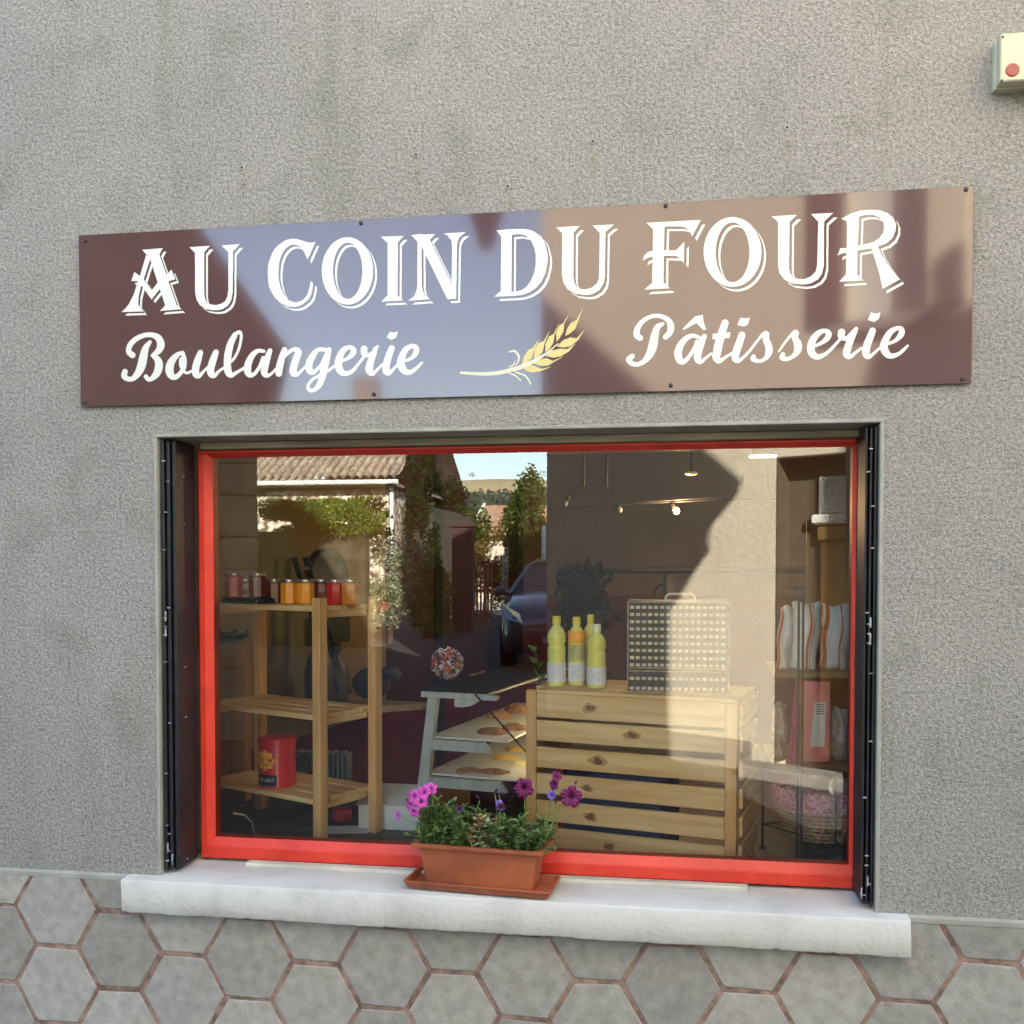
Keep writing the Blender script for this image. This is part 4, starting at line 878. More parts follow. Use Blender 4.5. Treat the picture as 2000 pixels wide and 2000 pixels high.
# wicker basket
wc=at(1604,1640,.74); rb=.155; hB=at(1604,1552,.74).z-LZ-.004
wb=thing("wicker_basket","round wicker basket with a purple gingham rim, low at the right of the window","basket",(wc.x,wc.y,LZ)); zb=LZ+.030
M_wick=mat("brown wicker",(.30,.16,.075),.6,.35,60,col2=(.55,.36,.20)); M_ging=mat("purple gingham cloth",(.42,.08,.18),.8,.5,110,.003,90,col2=(.80,.50,.56)); M_pinkr=mat("pink ribbon",(.75,.35,.33),.5)
b=MB(); nr_=9; nn_=40
for k in range(nr_):
    z=zb+hB*.72*k/nr_; r_=rb*(.60+.40*(k/nr_)**.7)
    path=[]
    for i in range(nn_*2+1):
        a=2*math.pi*i/(nn_*2); w=.0045*(1 if (i%4<2)==(k%2==0) else -1); path.append((wc.x+(r_+w)*math.cos(a),wc.y+(r_+w)*.8*math.sin(a),z+hB*.72/nr_*.5))
    b.tube(path,.0058,6,False)
b.build("weave",M_wick,wb,smooth='all')
b=MB()
for i in range(nn_//2):
    a=2*math.pi*i/(nn_//2); b.tube([(wc.x+rb*.60*math.cos(a),wc.y+rb*.48*math.sin(a),zb),(wc.x+rb*.97*math.cos(a),wc.y+rb*.776*math.sin(a),zb+hB*.72)],.003,5)
b.lathe([(rb*.55,-.006),(rb*.60,0)],(wc.x,wc.y,zb),20,ell=.8); b.build("stakes",M_wdark,wb)
b=MB(); vs=[];fs=[]
for j,(r_,h) in enumerate([(rb*.90,hB*.95),(rb*.98,hB*1.02),(rb*1.06,hB*.98),(rb*1.05,hB*.80),(rb*1.03,hB*.62)]):
    for i in range(80):
        a=2*math.pi*i/80; w=1+.018*math.sin(12*a+j)*(1 if j>1 else .3); vs.append((wc.x+r_*w*math.cos(a),wc.y+r_*.8*w*math.sin(a),zb+h+(.004*math.sin(9*a) if j==4 else 0)))
for j in range(4):
    for i in range(80): fs.append((j*80+i,j*80+(i+1)%80,(j+1)*80+(i+1)%80,(j+1)*80+i))
b.add(vs,fs); b.build("cloth_rim",M_ging,wb,smooth='all')
b=MB()
for px0,px1 in((1610,1601),(1624,1635),(1652,1645)): b.tube([at(px0,1600,.60),at((px0+px1)/2+2,1620,.602),at(px1,1637,.61)],.0028,6)
b.build("ribbon",M_pinkr,wb)
b=MB(); r1=at(1598,1545,.72); b.lathe([(.034,-.08),(.036,-.02),(.036,.015),(.033,.02)],(r1.x,r1.y,r1.z),20)
rj=thing("preserve_jar","red preserve jar with a pale lid and black print, in the wicker basket","jar",(r1.x,r1.y,r1.z-.08)); b.build("jar_body",mat("red jar",(.45,.015,.02),.2,.1),rj,smooth=40)
b=MB(); b.M=Matrix.Translation(r1+Vector((0,0,.022)))@Matrix.Rotation(R(28),4,'X'); b.lathe([(.040,0),(.042,.004),(.042,.010),(.036,.014),(.010,.013)],(0,0,0),24); b.build("lid",M_goldlid,rj,smooth=40)
r2=at(1640,1540,.70); cdl=MB(); cdl.M=Matrix.Translation(r2)@Matrix.Rotation(R(62),4,'X'); cdl.lathe([(.036,-.05),(.038,0),(.040,.004),(.038,.010),(.028,.011),(.026,.008),(.006,.007)],(0,0,0),26)
tag(cdl.build("foil_tin",M_goldlid,None,smooth=40),"round silver lidded tin tilted in the wicker basket beside the red jar","tin")
r3=at(1538,1548,.74); b=MB(); b.tube([r3-Vector((.006,0,.09)),r3-Vector((0,0,.03)),r3+Vector((.004,0,.02))],[.012,.010,.008],8); tag(b.build("yellow_tube",mat("yellow wrapper",(.75,.55,.03),.4,.1),None,smooth=True),"thin yellow wrapped stick at the left of the wicker basket","packet")
# black wire rack
b=MB(); wr_=thing("wire_rack","slim black wire stand with twin uprights in front of the brown shelves","stand",(at(1562,1690,.56).x,.56,LZ))
for px in(1558.5,1567):
    q=at(px,1400,.56); b=MB(); b.tube([(q.x,.56,LZ),(q.x,.56,at(px,1160,.56).z)],.0042,8); b.build("upright",M_iron,wr_)
b=MB(); tp=at(1562,1158,.56)
for s_ in(-1,1): b.tube([(tp.x+s_*.006,.56,tp.z-.012),(tp.x+s_*.014,.56,tp.z+.01),(tp.x+s_*.010,.56,tp.z+.026),(tp.x+s_*.002,.56,tp.z+.02),(tp.x+s_*.005,.56,tp.z+.008)],.0028,6)
b.build("finial",M_iron,wr_)
q0=at(1494,1500,.62); q1=at(1625,1500,.66); f0=atz(1492,1658,LZ)
b=MB(); b.tube([(q0.x,f0.y,LZ+.001),(q0.x,f0.y,at(1494,1500,.62).z)],.0045,8); b.tube([(q0.x-.012,f0.y,LZ+.003),(q0.x+.012,f0.y,LZ+.003)],.004,6); b.build("leg",M_iron,wr_)
b=MB(); b.tube([(q1.x,.58,LZ+.001),(q1.x,.58,q1.z)],.0035,8); b.build("leg",M_iron,wr_)
b=MB(); zr=LZ+.085
b.tube([(q0.x,f0.y,zr),(wr_.location.x,.56,zr)],.003,6); b.tube([(wr_.location.x,.56,zr-.05),(q1.x+.1,.58,zr-.03)],.003,6); b.tube([(q0.x,f0.y,zr),(q1.x,.9,zr-.03)],.003,6)
b.build("rail",M_iron,wr_)

# ------------------------------------------------------------ back of the shop
rk=thing("iron_rail","black wrought iron rail with scrolls running along the back wall","rail",(0,3.6,1.3)); Yr=3.6
z_=at(1300,1115,Yr).z
b=MB(); b.tube([at(1180,1114,Yr),at(1668,1114,Yr)],.020,8); b.build("bar",M_iron,rk)
b=MB(); b.tube([at(1530,1148,Yr),at(1668,1148,Yr)],.012,8); b.build("bar",M_iron,rk)
def scroll(cx,cy,r_,a0,a1,sx=1):
    return [at(cx+sx*r_*(1-.35*t/20)*math.cos(a0+(a1-a0)*t/20),cy-r_*(1-.35*t/20)*math.sin(a0+(a1-a0)*t/20),Yr) for t in range(21)]
for (cx,cy,r_,a0,a1,sx) in((1294,1160,18,math.pi*.5,math.pi*1.6,1),(1665,1118,30,math.pi*.45,math.pi*1.1,1),(1590,1128,13,0,math.pi*1.5,1),(1615,1135,10,0,math.pi*1.5,-1)):
    b=MB(); b.tube(scroll(cx,cy,r_,a0,a1,sx),.009,6); b.build("scroll",M_iron,rk)
for px in(1299,1098,1633):
    b=MB(); b.tube([at(px,1115,Yr),(at(px,1115,Yr).x,Yr,RZ0)],.012,6); b.build("upright",M_iron,rk)
b=MB(); b.tube([at(1085,1165,Yr),at(1095,1135,Yr),at(1112,1112,Yr),at(1185,1114,Yr)],.012,6); b.build("bar",M_iron,rk)
rg=random.Random(5); b=MB()
for k in range(700):
    px=1138+rg.gauss(0,20); py=1112+abs(rg.gauss(0,1))*85; p=at(px,min(py,1330),Yr-.10-rg.random()*.16)
    if p.z<.25: continue
    v=[Vector((rg.gauss(0,1),rg.gauss(0,1),rg.gauss(0,1))).normalized()*.05 for _ in range(3)]; b.add([p,p+v[0],p+v[0]+v[1],p+v[1]],[(0,1,2,3)])
tag(b.build("dried_bunch",mat("black dried leaf",(.006,.004,.004),.9,.3,9,spec=.1),None),"large dark dried bunch hanging from the left end of the iron rail","plant")
# spot track with lamps
Yt=2.9; M_track=mat("dark cable",(.02,.017,.015),.5)
tk=thing("spot_track","thin lighting cable with small spotlights, one lit, across the back of the shop","light track",at(1300,988,Yt))
b=MB(); b.tube([at(1066,990,Yt),at(1250,984,Yt),at(1415,976,Yt),at(1520,972,Yt)],.0035,6); b.tube([at(1250,981,Yt),at(1415,971,Yt)],.003,6); b.build("cable",M_track,tk)
M_bulb=mat("lit bulb",(1,.8,.5),.4,emit=(1,.55,.22,20)); M_off=mat("unlit bulb",(.6,.6,.6),.1,.05,metal=.6)
for (x0,y0_,x1,y1_,mm) in((1110,970,1104,984,M_off),(1202,984,1210,996,M_off),(1314,986,1321,998,M_bulb)):
    b=MB(); A_,B_=at(x0,y0_,Yt-.03),at(x1,y1_,Yt-.05); b.tube([A_,A_.lerp(B_,.7)],[.012,.016],10); h_=b.build("lamp_holder",M_iron,tk)
    b=MB(); b.ball(B_,.016,12,8,(1,1,1.15)); b.build("bulb",mm,h_,smooth='all')
    if mm is M_bulb:
        pl=bpy.data.lights.new("spot bulb light",'POINT'); pl.energy=2.2; pl.color=(1,.6,.3); pl.shadow_soft_size=.03
        po=bpy.data.objects.new("spot bulb light",pl); COL.objects.link(po); po.location=B_+Vector((0,-.04,0))
p=at(1350,922,2.6); b=MB(); b.lathe([(.030,.0),(.034,-.010),(.026,-.016)],(p.x,p.y,p.z),20)
pd=thing("pendant_lamp","small round white lamp disc hanging near the ceiling above the hamper","lamp",(p.x,p.y,p.z)); b.build("shade",M_wht,pd,smooth=40); b=MB(); b.tube([(p.x,p.y,2.2),(p.x,p.y,p.z)],.006,6); b.build("stem",M_iron,pd)
q0,q1=at(1464,892,2.2),at(1516,891,2.2); b=MB(); b.tube([q0,q1],.005,10)
tl=thing("tube_lamp","thin lit white tube lamp near the top right of the window","lamp",((q0+q1)/2)); b.build("tube",mat("lit tube",(1,1,.95),.4,emit=(1,.95,.80,5)),tl)
b=MB(); b.box((q0.x+.01,2.205,q0.z+.006),(q1.x-.01,2.215,2.2999),.003); b.build("fitting",M_iron,tl)
for px in(1140,1185):
    b=MB(); q=at(px,950,2.9); b.tube([(q.x,q.y,2.2),(q.x,q.y,q.z)],.008,6); b.tube([(q.x,q.y,q.z+.2),(q.x+.07,q.y,q.z+.30)],.007,6)
    tag(b.build("ceiling_hook",M_track,None),"dark hook hanging from the ceiling, "+("left" if px==1140 else "right")+" one of the pair above the iron rail","hook","pair of ceiling hooks")
# ------------------------------------------------------------ planter on the sill
pa,pb=atz(785,1728,.552),atz(1075,1752,.552); ang=math.atan2(pb.y-pa.y,pb.x-pa.x); Lp=(pb-pa).xy.length
cen=Vector(((pa.x+pb.x)/2,(pa.y+pb.y)/2,0))+Vector((-math.sin(ang),math.cos(ang),0))*.079; Mp=rotz((cen.x,cen.y,0),ang)
Z0=SILLZ+.0035
pl=thing("flower_planter","rectangular terracotta flower trough on its saucer, standing on the white sill","planter",(cen.x,cen.y,Z0))
def trough(levels,m,name,inner=None):
    b=MB(Mp); vs=[];fs=[]; n_=24
    def ring(hx,hy,z,r_=.012):
        o=[]
        for (sx,sy,a0) in((1,1,0),(-1,1,90),(-1,-1,180),(1,-1,270)):
            for k in range(6):
                a=R(a0+18*k); o.append((sx*(hx-r_)+r_*math.cos(a),sy*(hy-r_)+r_*math.sin(a),z))
        return o
    for hx,hy,z in levels: vs+=ring(hx,hy,z)
    for j in range(len(levels)-1):
        for i in range(n_): fs.append((j*n_+i,j*n_+(i+1)%n_,(j+1)*n_+(i+1)%n_,(j+1)*n_+i))
    fs.append(tuple(range(n_-1,-1,-1))); L=(len(levels)-1)*n_; fs.append(tuple(range(L,L+n_)))
    b.add(vs,fs); return b.build(name,m,pl,smooth=35)
h=Lp/2
trough([(h*.80,.045,Z0),(h*.955,.070,Z0+.004),(h*.99,.077,Z0+.020),(h*1.0,.0785,Z0+.021),(h*1.0,.0785,Z0+.024),(h*.965,.070,Z0+.024),(h*.94,.065,Z0+.006)],M_terra,"saucer")
ZR=Z0+.130
trough([(h*.70,.046,Z0+.0065),(h*.72,.050,Z0+.009),(h*.79,.0615,ZR-.030),(h*.80,.0625,ZR-.0295),(h*.825,.0655,ZR-.010),(h*.895,.0745,ZR-.009),(h*.90,.0755,ZR-.001),(h*.895,.0745,ZR),(h*.815,.060,ZR),(h*.80,.058,ZR-.020)],M_terra,"trough")
b=MB(Mp); rg=random.Random(4); vs=[];nx,ny=30,10
for j in range(ny+1):
    for i in range(nx+1): vs.append(((i/nx-.5)*2*h*.80,(j/ny-.5)*2*.057,ZR-.022+rg.uniform(-.004,.006)))
b.add(vs,[(j*(nx+1)+i,j*(nx+1)+i+1,(j+1)*(nx+1)+i+1,(j+1)*(nx+1)+i) for j in range(ny) for i in range(nx)]); b.build("soil",M_soil,pl)
# petunias
def fl_mat(name,c1,c2): 
    return mat(name,c1,.55,.2,60,col2=c2,spec=.3,attr="tint")
F_mag=fl_mat("magenta petal",(.36,.028,.25),(.46,.075,.34)); F_pur=fl_mat("deep purple petal",(.085,.001,.045),(.135,.002,.072)); F_vio=fl_mat("violet petal",(.09,.05,.26),(.18,.12,.40)); F_bud=fl_mat("dark bud",(.02,.006,.025),(.045,.015,.05))
M_stem=mat("green stem",(.12,.20,.05),.6,.3,40)
def leafq(b,p,d,L,wd,nrm):
    d=d.normalized(); s=d.cross(nrm); s=s.normalized() if s.length>1e-4 else Vector((1,0,0)); n_=s.cross(d)
    pts=[p,p+d*L*.35+s*wd*.5+n_*.10*L,p+d*L*.7+s*wd*.42+n_*.08*L,p+d*L,p+d*L*.7-s*wd*.42+n_*.08*L,p+d*L*.35-s*wd*.5+n_*.10*L,p+d*L*.36,p+d*L*.7]
    b.add(pts,[(0,6,1),(6,7,2,1),(7,3,2),(0,5,6),(5,4,7,6),(4,3,7)])
def flower(parent,c,nrm,r_,m,name="flower",closed=False):
    nrm=Vector(nrm).normalized(); u=nrm.orthogonal().normalized(); w=nrm.cross(u); b=MB(); n_=50; rgf=random.Random(int(abs(c.x*1e4))%997); ph=rgf.uniform(0,6)
    rings=[(.06,-.55,(.35,.3,.4)),(.14,-.20,(.5,.45,.55)),(.35,-.02,(.75,.7,.8)),(.70,.04,(1,1,1)),(.90,.0,(1.05,1.05,1.05)),(1.0,-.06,(1.1,1.1,1.1))]
    if closed: rings=[(.10,-1.1,(.8,.8,.8)),(.20,-.6,(1,1,1)),(.30,-.1,(1,1,1)),(.22,.3,(1.1,1.1,1.1)),(.05,.5,(1,1,1))]
    vs=[]
    for j,(q,h_,tn) in enumerate(rings):
        b.tint=tn; ring=[]
        for i in range(n_):
            a=2*math.pi*i/n_; lob=1 if closed else (1-.22*(q**2)*(abs(math.cos(2.5*a+ph))**6)); ruf=0 if closed else .11*math.sin(13*a+ph)*q*q+.05*math.sin(5*a+1)*q
            ring.append(c+u*(r_*q*lob*math.cos(a))+w*(r_*q*lob*math.sin(a))+nrm*(r_*(h_+ruf)))
        b.add(ring,[])
    b.f=[(j*n_+i,j*n_+(i+1)%n_,(j+1)*n_+(i+1)%n_,(j+1)*n_+i) for j in range(len(rings)-1) for i in range(n_)]; b.mi=[0]*len(b.f)
    b.build(name,m,parent,smooth='all')
    s=MB(); s.lathe([(.002,-.018),(.0045,-.012),(.002,0)],(0,0,0),8); 
def plant(label,xs,xe,dens,hmax,seed,tops,dry=False,m=M_leaf,wide=0):
    rg=random.Random(seed); t=thing("petunia" if not dry else "withered_petunia",label,"plant",(cen.x+(xs+xe)/2,cen.y,ZR-.02),"petunias growing in the terracotta trough" if not dry else None)
    b=MB(); st=MB()
    for k in range(dens):
        x0=rg.uniform(xs,xe); base=Mp@Vector((x0,rg.uniform(-.05,.05),ZR-.022)); u_=(x0-(xs+xe)/2)/((xe-xs)/2)
        hh=hmax*(1-.35*u_*u_)*rg.uniform(.35,1.05); drift=Vector((u_*.03*wide+rg.gauss(0,.014),rg.gauss(-.008,.026),0)); tip=base+drift+Vector((0,0,hh)); md=base.lerp(tip,.5)+Vector((rg.gauss(0,.006),rg.gauss(0,.006),.004))
        path=[base,md,tip]; st.tube(path,[.0016,.0013,.0008],5)
        nl=int(10+hh*190)
        for i in range(nl):
            f=rg.uniform(.15,1.0) if not dry else rg.uniform(.1,1); p=base.lerp(md,f*2) if f<.5 else md.lerp(tip,f*2-1)
            a=rg.uniform(0,6.28); d=Vector((math.cos(a),math.sin(a),rg.uniform(-.1,.9)))
            leafq(b,p,d,rg.uniform(.012,.028)*(1 if not dry else .8),rg.uniform(.0065,.011),Vector((rg.gauss(0,.3),rg.gauss(0,.3),1)))
    st.build("stems",M_stem if not dry else M_dry,t); b.build("foliage",m,t)
    for (px,py,Y,r_,mm,nrm,cl_) in tops:
        c=at(px,py,Y); flower(t,c,nrm,r_,mm,"bud" if cl_ else "flower",cl_)
        bs=Mp@Vector((min(max((Mp.inverted()@c).x,xs),xe),0,ZR)); q=MB(); q.tube([bs,bs.lerp(c,.6)+Vector((0,0,.012)),c-Vector(nrm).normalized()*r_*(.55 if not cl_ else 1.0)],.0013,5); q.build("flower_stem",M_stem,t)
fwd=(.1,-1,.25)
plant("bushy petunia with bright magenta pink flowers, at the left end of the trough",-h*.78,-h*.10,66,.130,1,
 [(828,1546,.0,.021,F_mag,(-.1,-1,.6),0),(808,1556,-.01,.021,F_mag,(-.5,-1,.3),0),(842,1540,.02,.019,F_mag,(.3,-1,.7),0),(800,1570,0,.018,F_mag,(-.7,-1,.1),0),(822,1566,-.02,.020,F_mag,(.1,-1,.2),0),(808,1586,-.02,.016,F_mag,(-.2,-1,-.2),0),
  (777,1592,-.01,.0135,F_mag,(-1,-.9,.1),0),(897,1580,-.02,.013,F_bud,(.2,-1,.5),0),(932,1556,.0,.013,F_bud,(-.6,-.3,.8),1),(794,1562,.0,.010,F_bud,(-.9,-.3,.6),1)],wide=1)
plant("nearly leafless withered petunia in the middle of the trough",-h*.12,h*.22,14,.105,2,[(970,1543,.03,.012,F_bud,(.5,-.4,.7),1),(982,1550,.02,.013,F_bud,(.9,-.3,.1),1),(978,1577,.0,.014,F_bud,(.3,-1,.1),0),(975,1570,.01,.012,F_vio,(-.2,-1,.4),0)],True,M_dry)
plant("petunia with deep purple flowers on long stems, at the right end of the trough",h*.16,h*.80,56,.10,3,
 [(1023,1539,.0,.0285,F_pur,(-.05,-1,.12),0),(1116,1556,-.02,.031,F_pur,(.25,-1,.15),0),(1088,1515,.0,.016,F_pur,(.6,-.7,.7),0),(1082,1532,.0,.016,F_pur,(-.5,-1,.1),0),(1077,1553,-.01,.014,F_vio,(-.2,-1,.1),0),(1085,1566,.0,.012,F_bud,(.1,-.8,-.3),1),(1125,1527,.0,.009,F_bud,(.4,-.2,.9),1)],wide=1)
# pale tuft between
plant("sparse grey green petunia behind the withered one",-h*.02,h*.16,7,.125,9,[],False,mat("grey green leaf",(.16,.20,.12),.7,.3,50,col2=(.28,.32,.20)))
# ------------------------------------------------------------ the street (seen in the glass and on the glossy sign)
g=MB(); N=60
vs=[];fs=[]
g.add([(-900,-1500,0),(900,-1500,0),(900,1500,0),(-900,1500,0)],[(0,1,2,3)]); tag(g.build("ground",M_grass,None),kind="structure")
M_conc=mat("pale concrete",(.24,.225,.20),.9,.2,3,.002,60)
g=MB(); g.add([(-14,-60,.012),(5,-60,.012),(9,-.9,.012),(-30,-.9,.012)],[(0,1,2,3)]); g.add([(-60,-27,.009),(60,-27,.009),(60,-2,.009),(-60,-2,.009)],[(0,1,2,3)]); tag(g.build("road",M_asph,None),kind="structure")
g=MB(); g.box((-6,-.9,-.1),(12,-.011,.03),.01); tag(g.build("pavement",M_conc,None),kind="structure")
g=MB(); g.add([(-60,-36,.018),(30,-36,.018),(30,-28.5,.018),(-60,-28.5,.018)],[(0,1,2,3)]); tag(g.build("sunlit_road_band",mat("sunlit road tone",(.42,.38,.33),.9,.15,4),None),kind="structure")  # pale strip: the sunlit stretch of far road put into its colour
g=MB(); g.box((1.803,-.02,0),(12,.20,1.20),.005); g.box((1.803,-.05,1.201),(12,.23,1.26),.01); tag(g.build("garden_wall",M_wall,None),"low grey garden wall joining the bakery on its right","wall")

# the rendered house opposite, standing at an angle to the bakery
P0=at(1515,1100,4.3); P0=Vector((P0.x,2*GY-4.3,0)); u=Vector((-.85,-.53,0)).normalized(); nF=Vector((-u.y,u.x,0))
if nF.y<0: nF=-nF
Mf=Matrix((u,-nF,Vector((0,0,1)))).transposed().to_4x4(); Mf.translation=P0    # x to its left, y into the house
def corner_t():
    best=None
    for i in range(400):
        t=i*.01; p=P0+u*t; v=Vector((p.x,2*GY-p.y,0)); 
        d=v-Vector((0,-DCAM,0)); a=(at(1068,1100,v.y)).x
        if best is None or abs(v.x-a)<best[0]: best=(abs(v.x-a),t)
    return best[1]
TC=corner_t(); 
M_beige=render_mat("beige roughcast render",(.60,.55,.44),(.56,.51,.41),(.54,.49,.40),60,.010,.10)
hs=thing("opposite_house","beige roughcast house across the street, mirrored in the right half of the window","building",tuple(P0))
b=MB(Mf); dz0,dz1=.0,at(1515,893,4.3).z; DW=1.15; TR=-3.4
b.box((0,0,-.2),(TC,.35,7.2)); b.box((-DW,0,dz1),(0,.35,2.95)); b.box((TR,0,-.2),(-DW,.35,2.95))
WA,WB_=-.90,-.42                      # upper window
b.box((TR,0,4.6),(0,.35,7.2)); b.box((WB_,0,2.95),(0,.35,4.6)); b.box((TR,0,2.95),(WA,.35,4.6))
b.build("wall",M_beige,hs)
b=MB(Mf); b.box((TC-.3,.35,-.2),(TC,7,7.2)); b.box((TR,.35,-.2),(TR+.3,7,7.2)); b.box((TR,6.7,-.2),(TC,7,7.2)); b.build("wall",M_beige,hs)
b=MB(Mf); b.prism([(TR-.5,7.0),(TC+.5,7.0),(TC+.5,7.1),((TR+TC)/2,9.2),(TR-.5,7.1)],-.5,7.4); b.build("roof",M_tilroof,hs)
M_door=mat("brown door wood",(.26,.14,.055),.5,.2,5,stretch=(4,4,.5)); M_curt=mat("pale curtain glass",(.50,.52,.50),.25,.05,20); M_shade=mat("dark brown shutter",(.09,.05,.045),.5,.2)
b=MB(Mf); b.box((-DW,.18,0),(0,.20,dz1)); dr=b.build("door",mat("dark recess",(.075,.062,.045),.7),hs)
b=MB(Mf); b.box((-DW+.12,.14,.15),(-.26,.179,1.02),.01); b.build("panel",M_door,dr)
b=MB(Mf); b.box((-DW+.12,.12,1.62),(-.24,.179,1.72),.01); b.box((-DW+.12,.135,1.025),(-.26,.178,1.62),.01); b.build("rail",M_door,dr)
b=MB(Mf); b.box((-DW+.10,.10,1.73),(-.20,.178,1.80),.015); b.build("moulding",M_white,dr)
b=MB(Mf); b.box((-DW+.14,.15,1.805),(-.24,.178,2.06),.003); b.build("pane",M_curt,dr)
b=MB(Mf); b.box((-DW-.1,-.25,0),(.15,.0-.001,.09),.01); b.build("doorstep",M_conc,hs)
b=MB(Mf); b.box((WA,.15,2.95),(WB_,.17,4.6)); wn=b.build("window",M_curt,hs)
b=MB(Mf); b.box((WB_+.005,-.05,2.97),(WB_+.22,-.004,4.58),.01); b.build("shutter",M_shade,hs)
b=MB(Mf); b.box((WA-.24,-.05,2.97),(WA-.005,-.004,4.58),.01); b.build("shutter",M_beige,hs)
b=MB(Mf); b.box((WA-.1,-.08,2.87),(WB_+.1,.0-.001,2.949),.01); b.build("sill",M_conc,hs)
b=MB(Mf); b.box((TR,-.02,-.1),(-DW-.16,-.001,.22),.004); b.box((.16,-.02,-.1),(TC,-.001,.22),.004); b.build("base_course",M_conc,hs)
b=MB(Mf); M_revshade=mat("door reveal shade tone",(.07,.055,.04),.6,.2); b.box((-.012,.0,.09),(-.0005,.178,dz1-.013)); b.box((-DW+.001,.0,dz1-.012),(-.0005,.178,dz1-.0005)); b.build("reveal_shade",M_revshade,dr)  # added dark strips: shade of the left reveal and lintel put into colour
# white drain pipe on its corner
q_=vr(1062,1085,19); b=MB(); b.tube([(q_.x,q_.y,0),(q_.x,q_.y,vr(1062,1027,19).z)],.05,8); tag(b.build("post",M_white,None),"white post behind the parked car, beside the beige house corner","post")
# lantern
lp=at(950,405,5.0); lp=Vector((lp.x,-.024-5.0,lp.z)); ln_=thing("wall_lantern","dark old street lantern on a bracket from the beige house","lantern",tuple(lp))
b=MB(); b.lathe([(.05,-.32),(.14,-.02),(.17,0),(.08,.10),(.02,.16)],tuple(lp),6); b.build("lantern_body",M_shade,ln_)
cw_=P0+u*TC; b=MB(); b.tube([(cw_.x-.0,cw_.y,lp.z+.3),(lp.x,lp.y,lp.z+.3),(lp.x,lp.y,lp.z+.15)],.02,6); b.build("bracket",M_shade,ln_)

# stone barn at the left
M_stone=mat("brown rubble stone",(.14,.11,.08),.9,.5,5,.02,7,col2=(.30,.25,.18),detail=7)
q=vr(500,1100,5.0); Mb=Matrix.Translation((q.x,q.y,0))@Matrix.Rotation(R(-24),4,'Z')
bn=thing("stone_barn","shaded rubble stone barn with a steep gable, mirrored at the left edge of the window","building",(q.x,q.y,0))
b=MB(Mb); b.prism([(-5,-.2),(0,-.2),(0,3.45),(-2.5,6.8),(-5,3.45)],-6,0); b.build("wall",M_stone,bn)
b=MB(Mb); b.prism([(.38,2.98),(.38,3.12),(-2.5,7.05),(-5.4,3.12),(-5.4,2.98),(-2.5,6.88)],-6.2,.25); b.build("roof",M_tilroof,bn)
b=MB(Mb); b.prism([(-2.6,0),(-.9,0),(-.9,1.9)]+[(-1.75+.85*math.cos(a),1.9+.5*math.sin(a)) for a in [math.pi*k/10 for k in range(1,10)]]+[(-2.6,1.9)],.002,.03); b.build("door",mat("blue grey barn door",(.10,.13,.13),.7,.3,5,stretch=(9,1,1)),bn)
rg=random.Random(8); b=MB(Mb); z=0
k=0
while z<3.2:
    hq=rg.uniform(.24,.34); b.box((-.30 if k%2 else -.48,-.3,z+.012),(.012,.018,z+hq),.01); z+=hq; k+=1
b.build("quoins",mat("pale quoin stone",(.30,.26,.20),.9,.25,8,.004,30),bn)

# far farmhouse with a roman tile roof
YF=24.3; e0,e1=vr(455,948,YF),vr(787,938,YF); wz=e0.z; wx0=e0.x; wx1=vr(765,1000,YF).x; yf=2*GY-YF
fh=thing("farmhouse","sunlit stone farmhouse with ribbed tile roof, mirrored top left in the window","building",((wx0+wx1)/2,yf,0))
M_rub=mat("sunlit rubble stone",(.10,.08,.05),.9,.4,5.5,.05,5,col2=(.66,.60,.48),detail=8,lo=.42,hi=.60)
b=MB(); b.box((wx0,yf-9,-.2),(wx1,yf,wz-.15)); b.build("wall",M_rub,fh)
tn=[]; b=MB(); rise=2.7; dep=4.5; nx=300; rows=10; xw=e1.x-wx0; per=.24; vs=[]
for j in range(rows):
    for e_ in(0,1):
        t=(j+e_)/rows; 
        for i in range(nx+1):
            x=wx0-.1+(xw+.1)*i/nx; w=abs(math.sin(math.pi*x/per))**.7; vs.append((x,yf+.45-(dep+.45)*t,wz+rise*t+.15*w+(.05 if e_==0 else 0))); tn.append((.35+.75*w,)*3)  # tint darkens the tile valleys: shade between the ribs painted in
fs=[]
for j in range(rows*2-1):
    for i in range(nx): fs.append((j*(nx+1)+i,j*(nx+1)+i+1,(j+1)*(nx+1)+i+1,(j+1)*(nx+1)+i))
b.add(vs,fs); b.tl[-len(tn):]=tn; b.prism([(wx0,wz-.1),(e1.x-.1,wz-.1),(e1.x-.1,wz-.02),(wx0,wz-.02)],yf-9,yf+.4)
b.add([(wx0,yf-dep,wz+rise),(e1.x,yf-dep,wz+rise),(e1.x,yf-9.4,wz),(wx0,yf-9.4,wz)],[(0,1,2,3)])
rt2=mat("roman tile with painted valley shade",(.17,.125,.09),.9,.4,3,col2=(.33,.28,.22),attr="tint"); rfo=b.build("roof",rt2,fh)
b=MB(); c_=at(735,752,27.5); b.box((c_.x-.45,-26.5,wz+rise-1.2),(c_.x+.25,-27.2,wz+rise+.75),.02); b.build("chimney",M_stone,rfo)
b=MB(); b.tube([(wx0,yf+.52,wz+.0),(e1.x,yf+.52,wz+.0)],.07,8); b.tube([(wx1+.02,yf+.10,wz),(wx1+.02,yf+.10,0)],.06,8); b.build("gutter",M_white,fh)
b=MB(); b.box((wx1+.001,yf-8,-.1),(wx1+.9,yf-1,wz-.6)); b.build("side_wing",mat("dark wing stone",(.05,.045,.03),.9,.4,3),fh)  # side wing in a darker plain stone colour

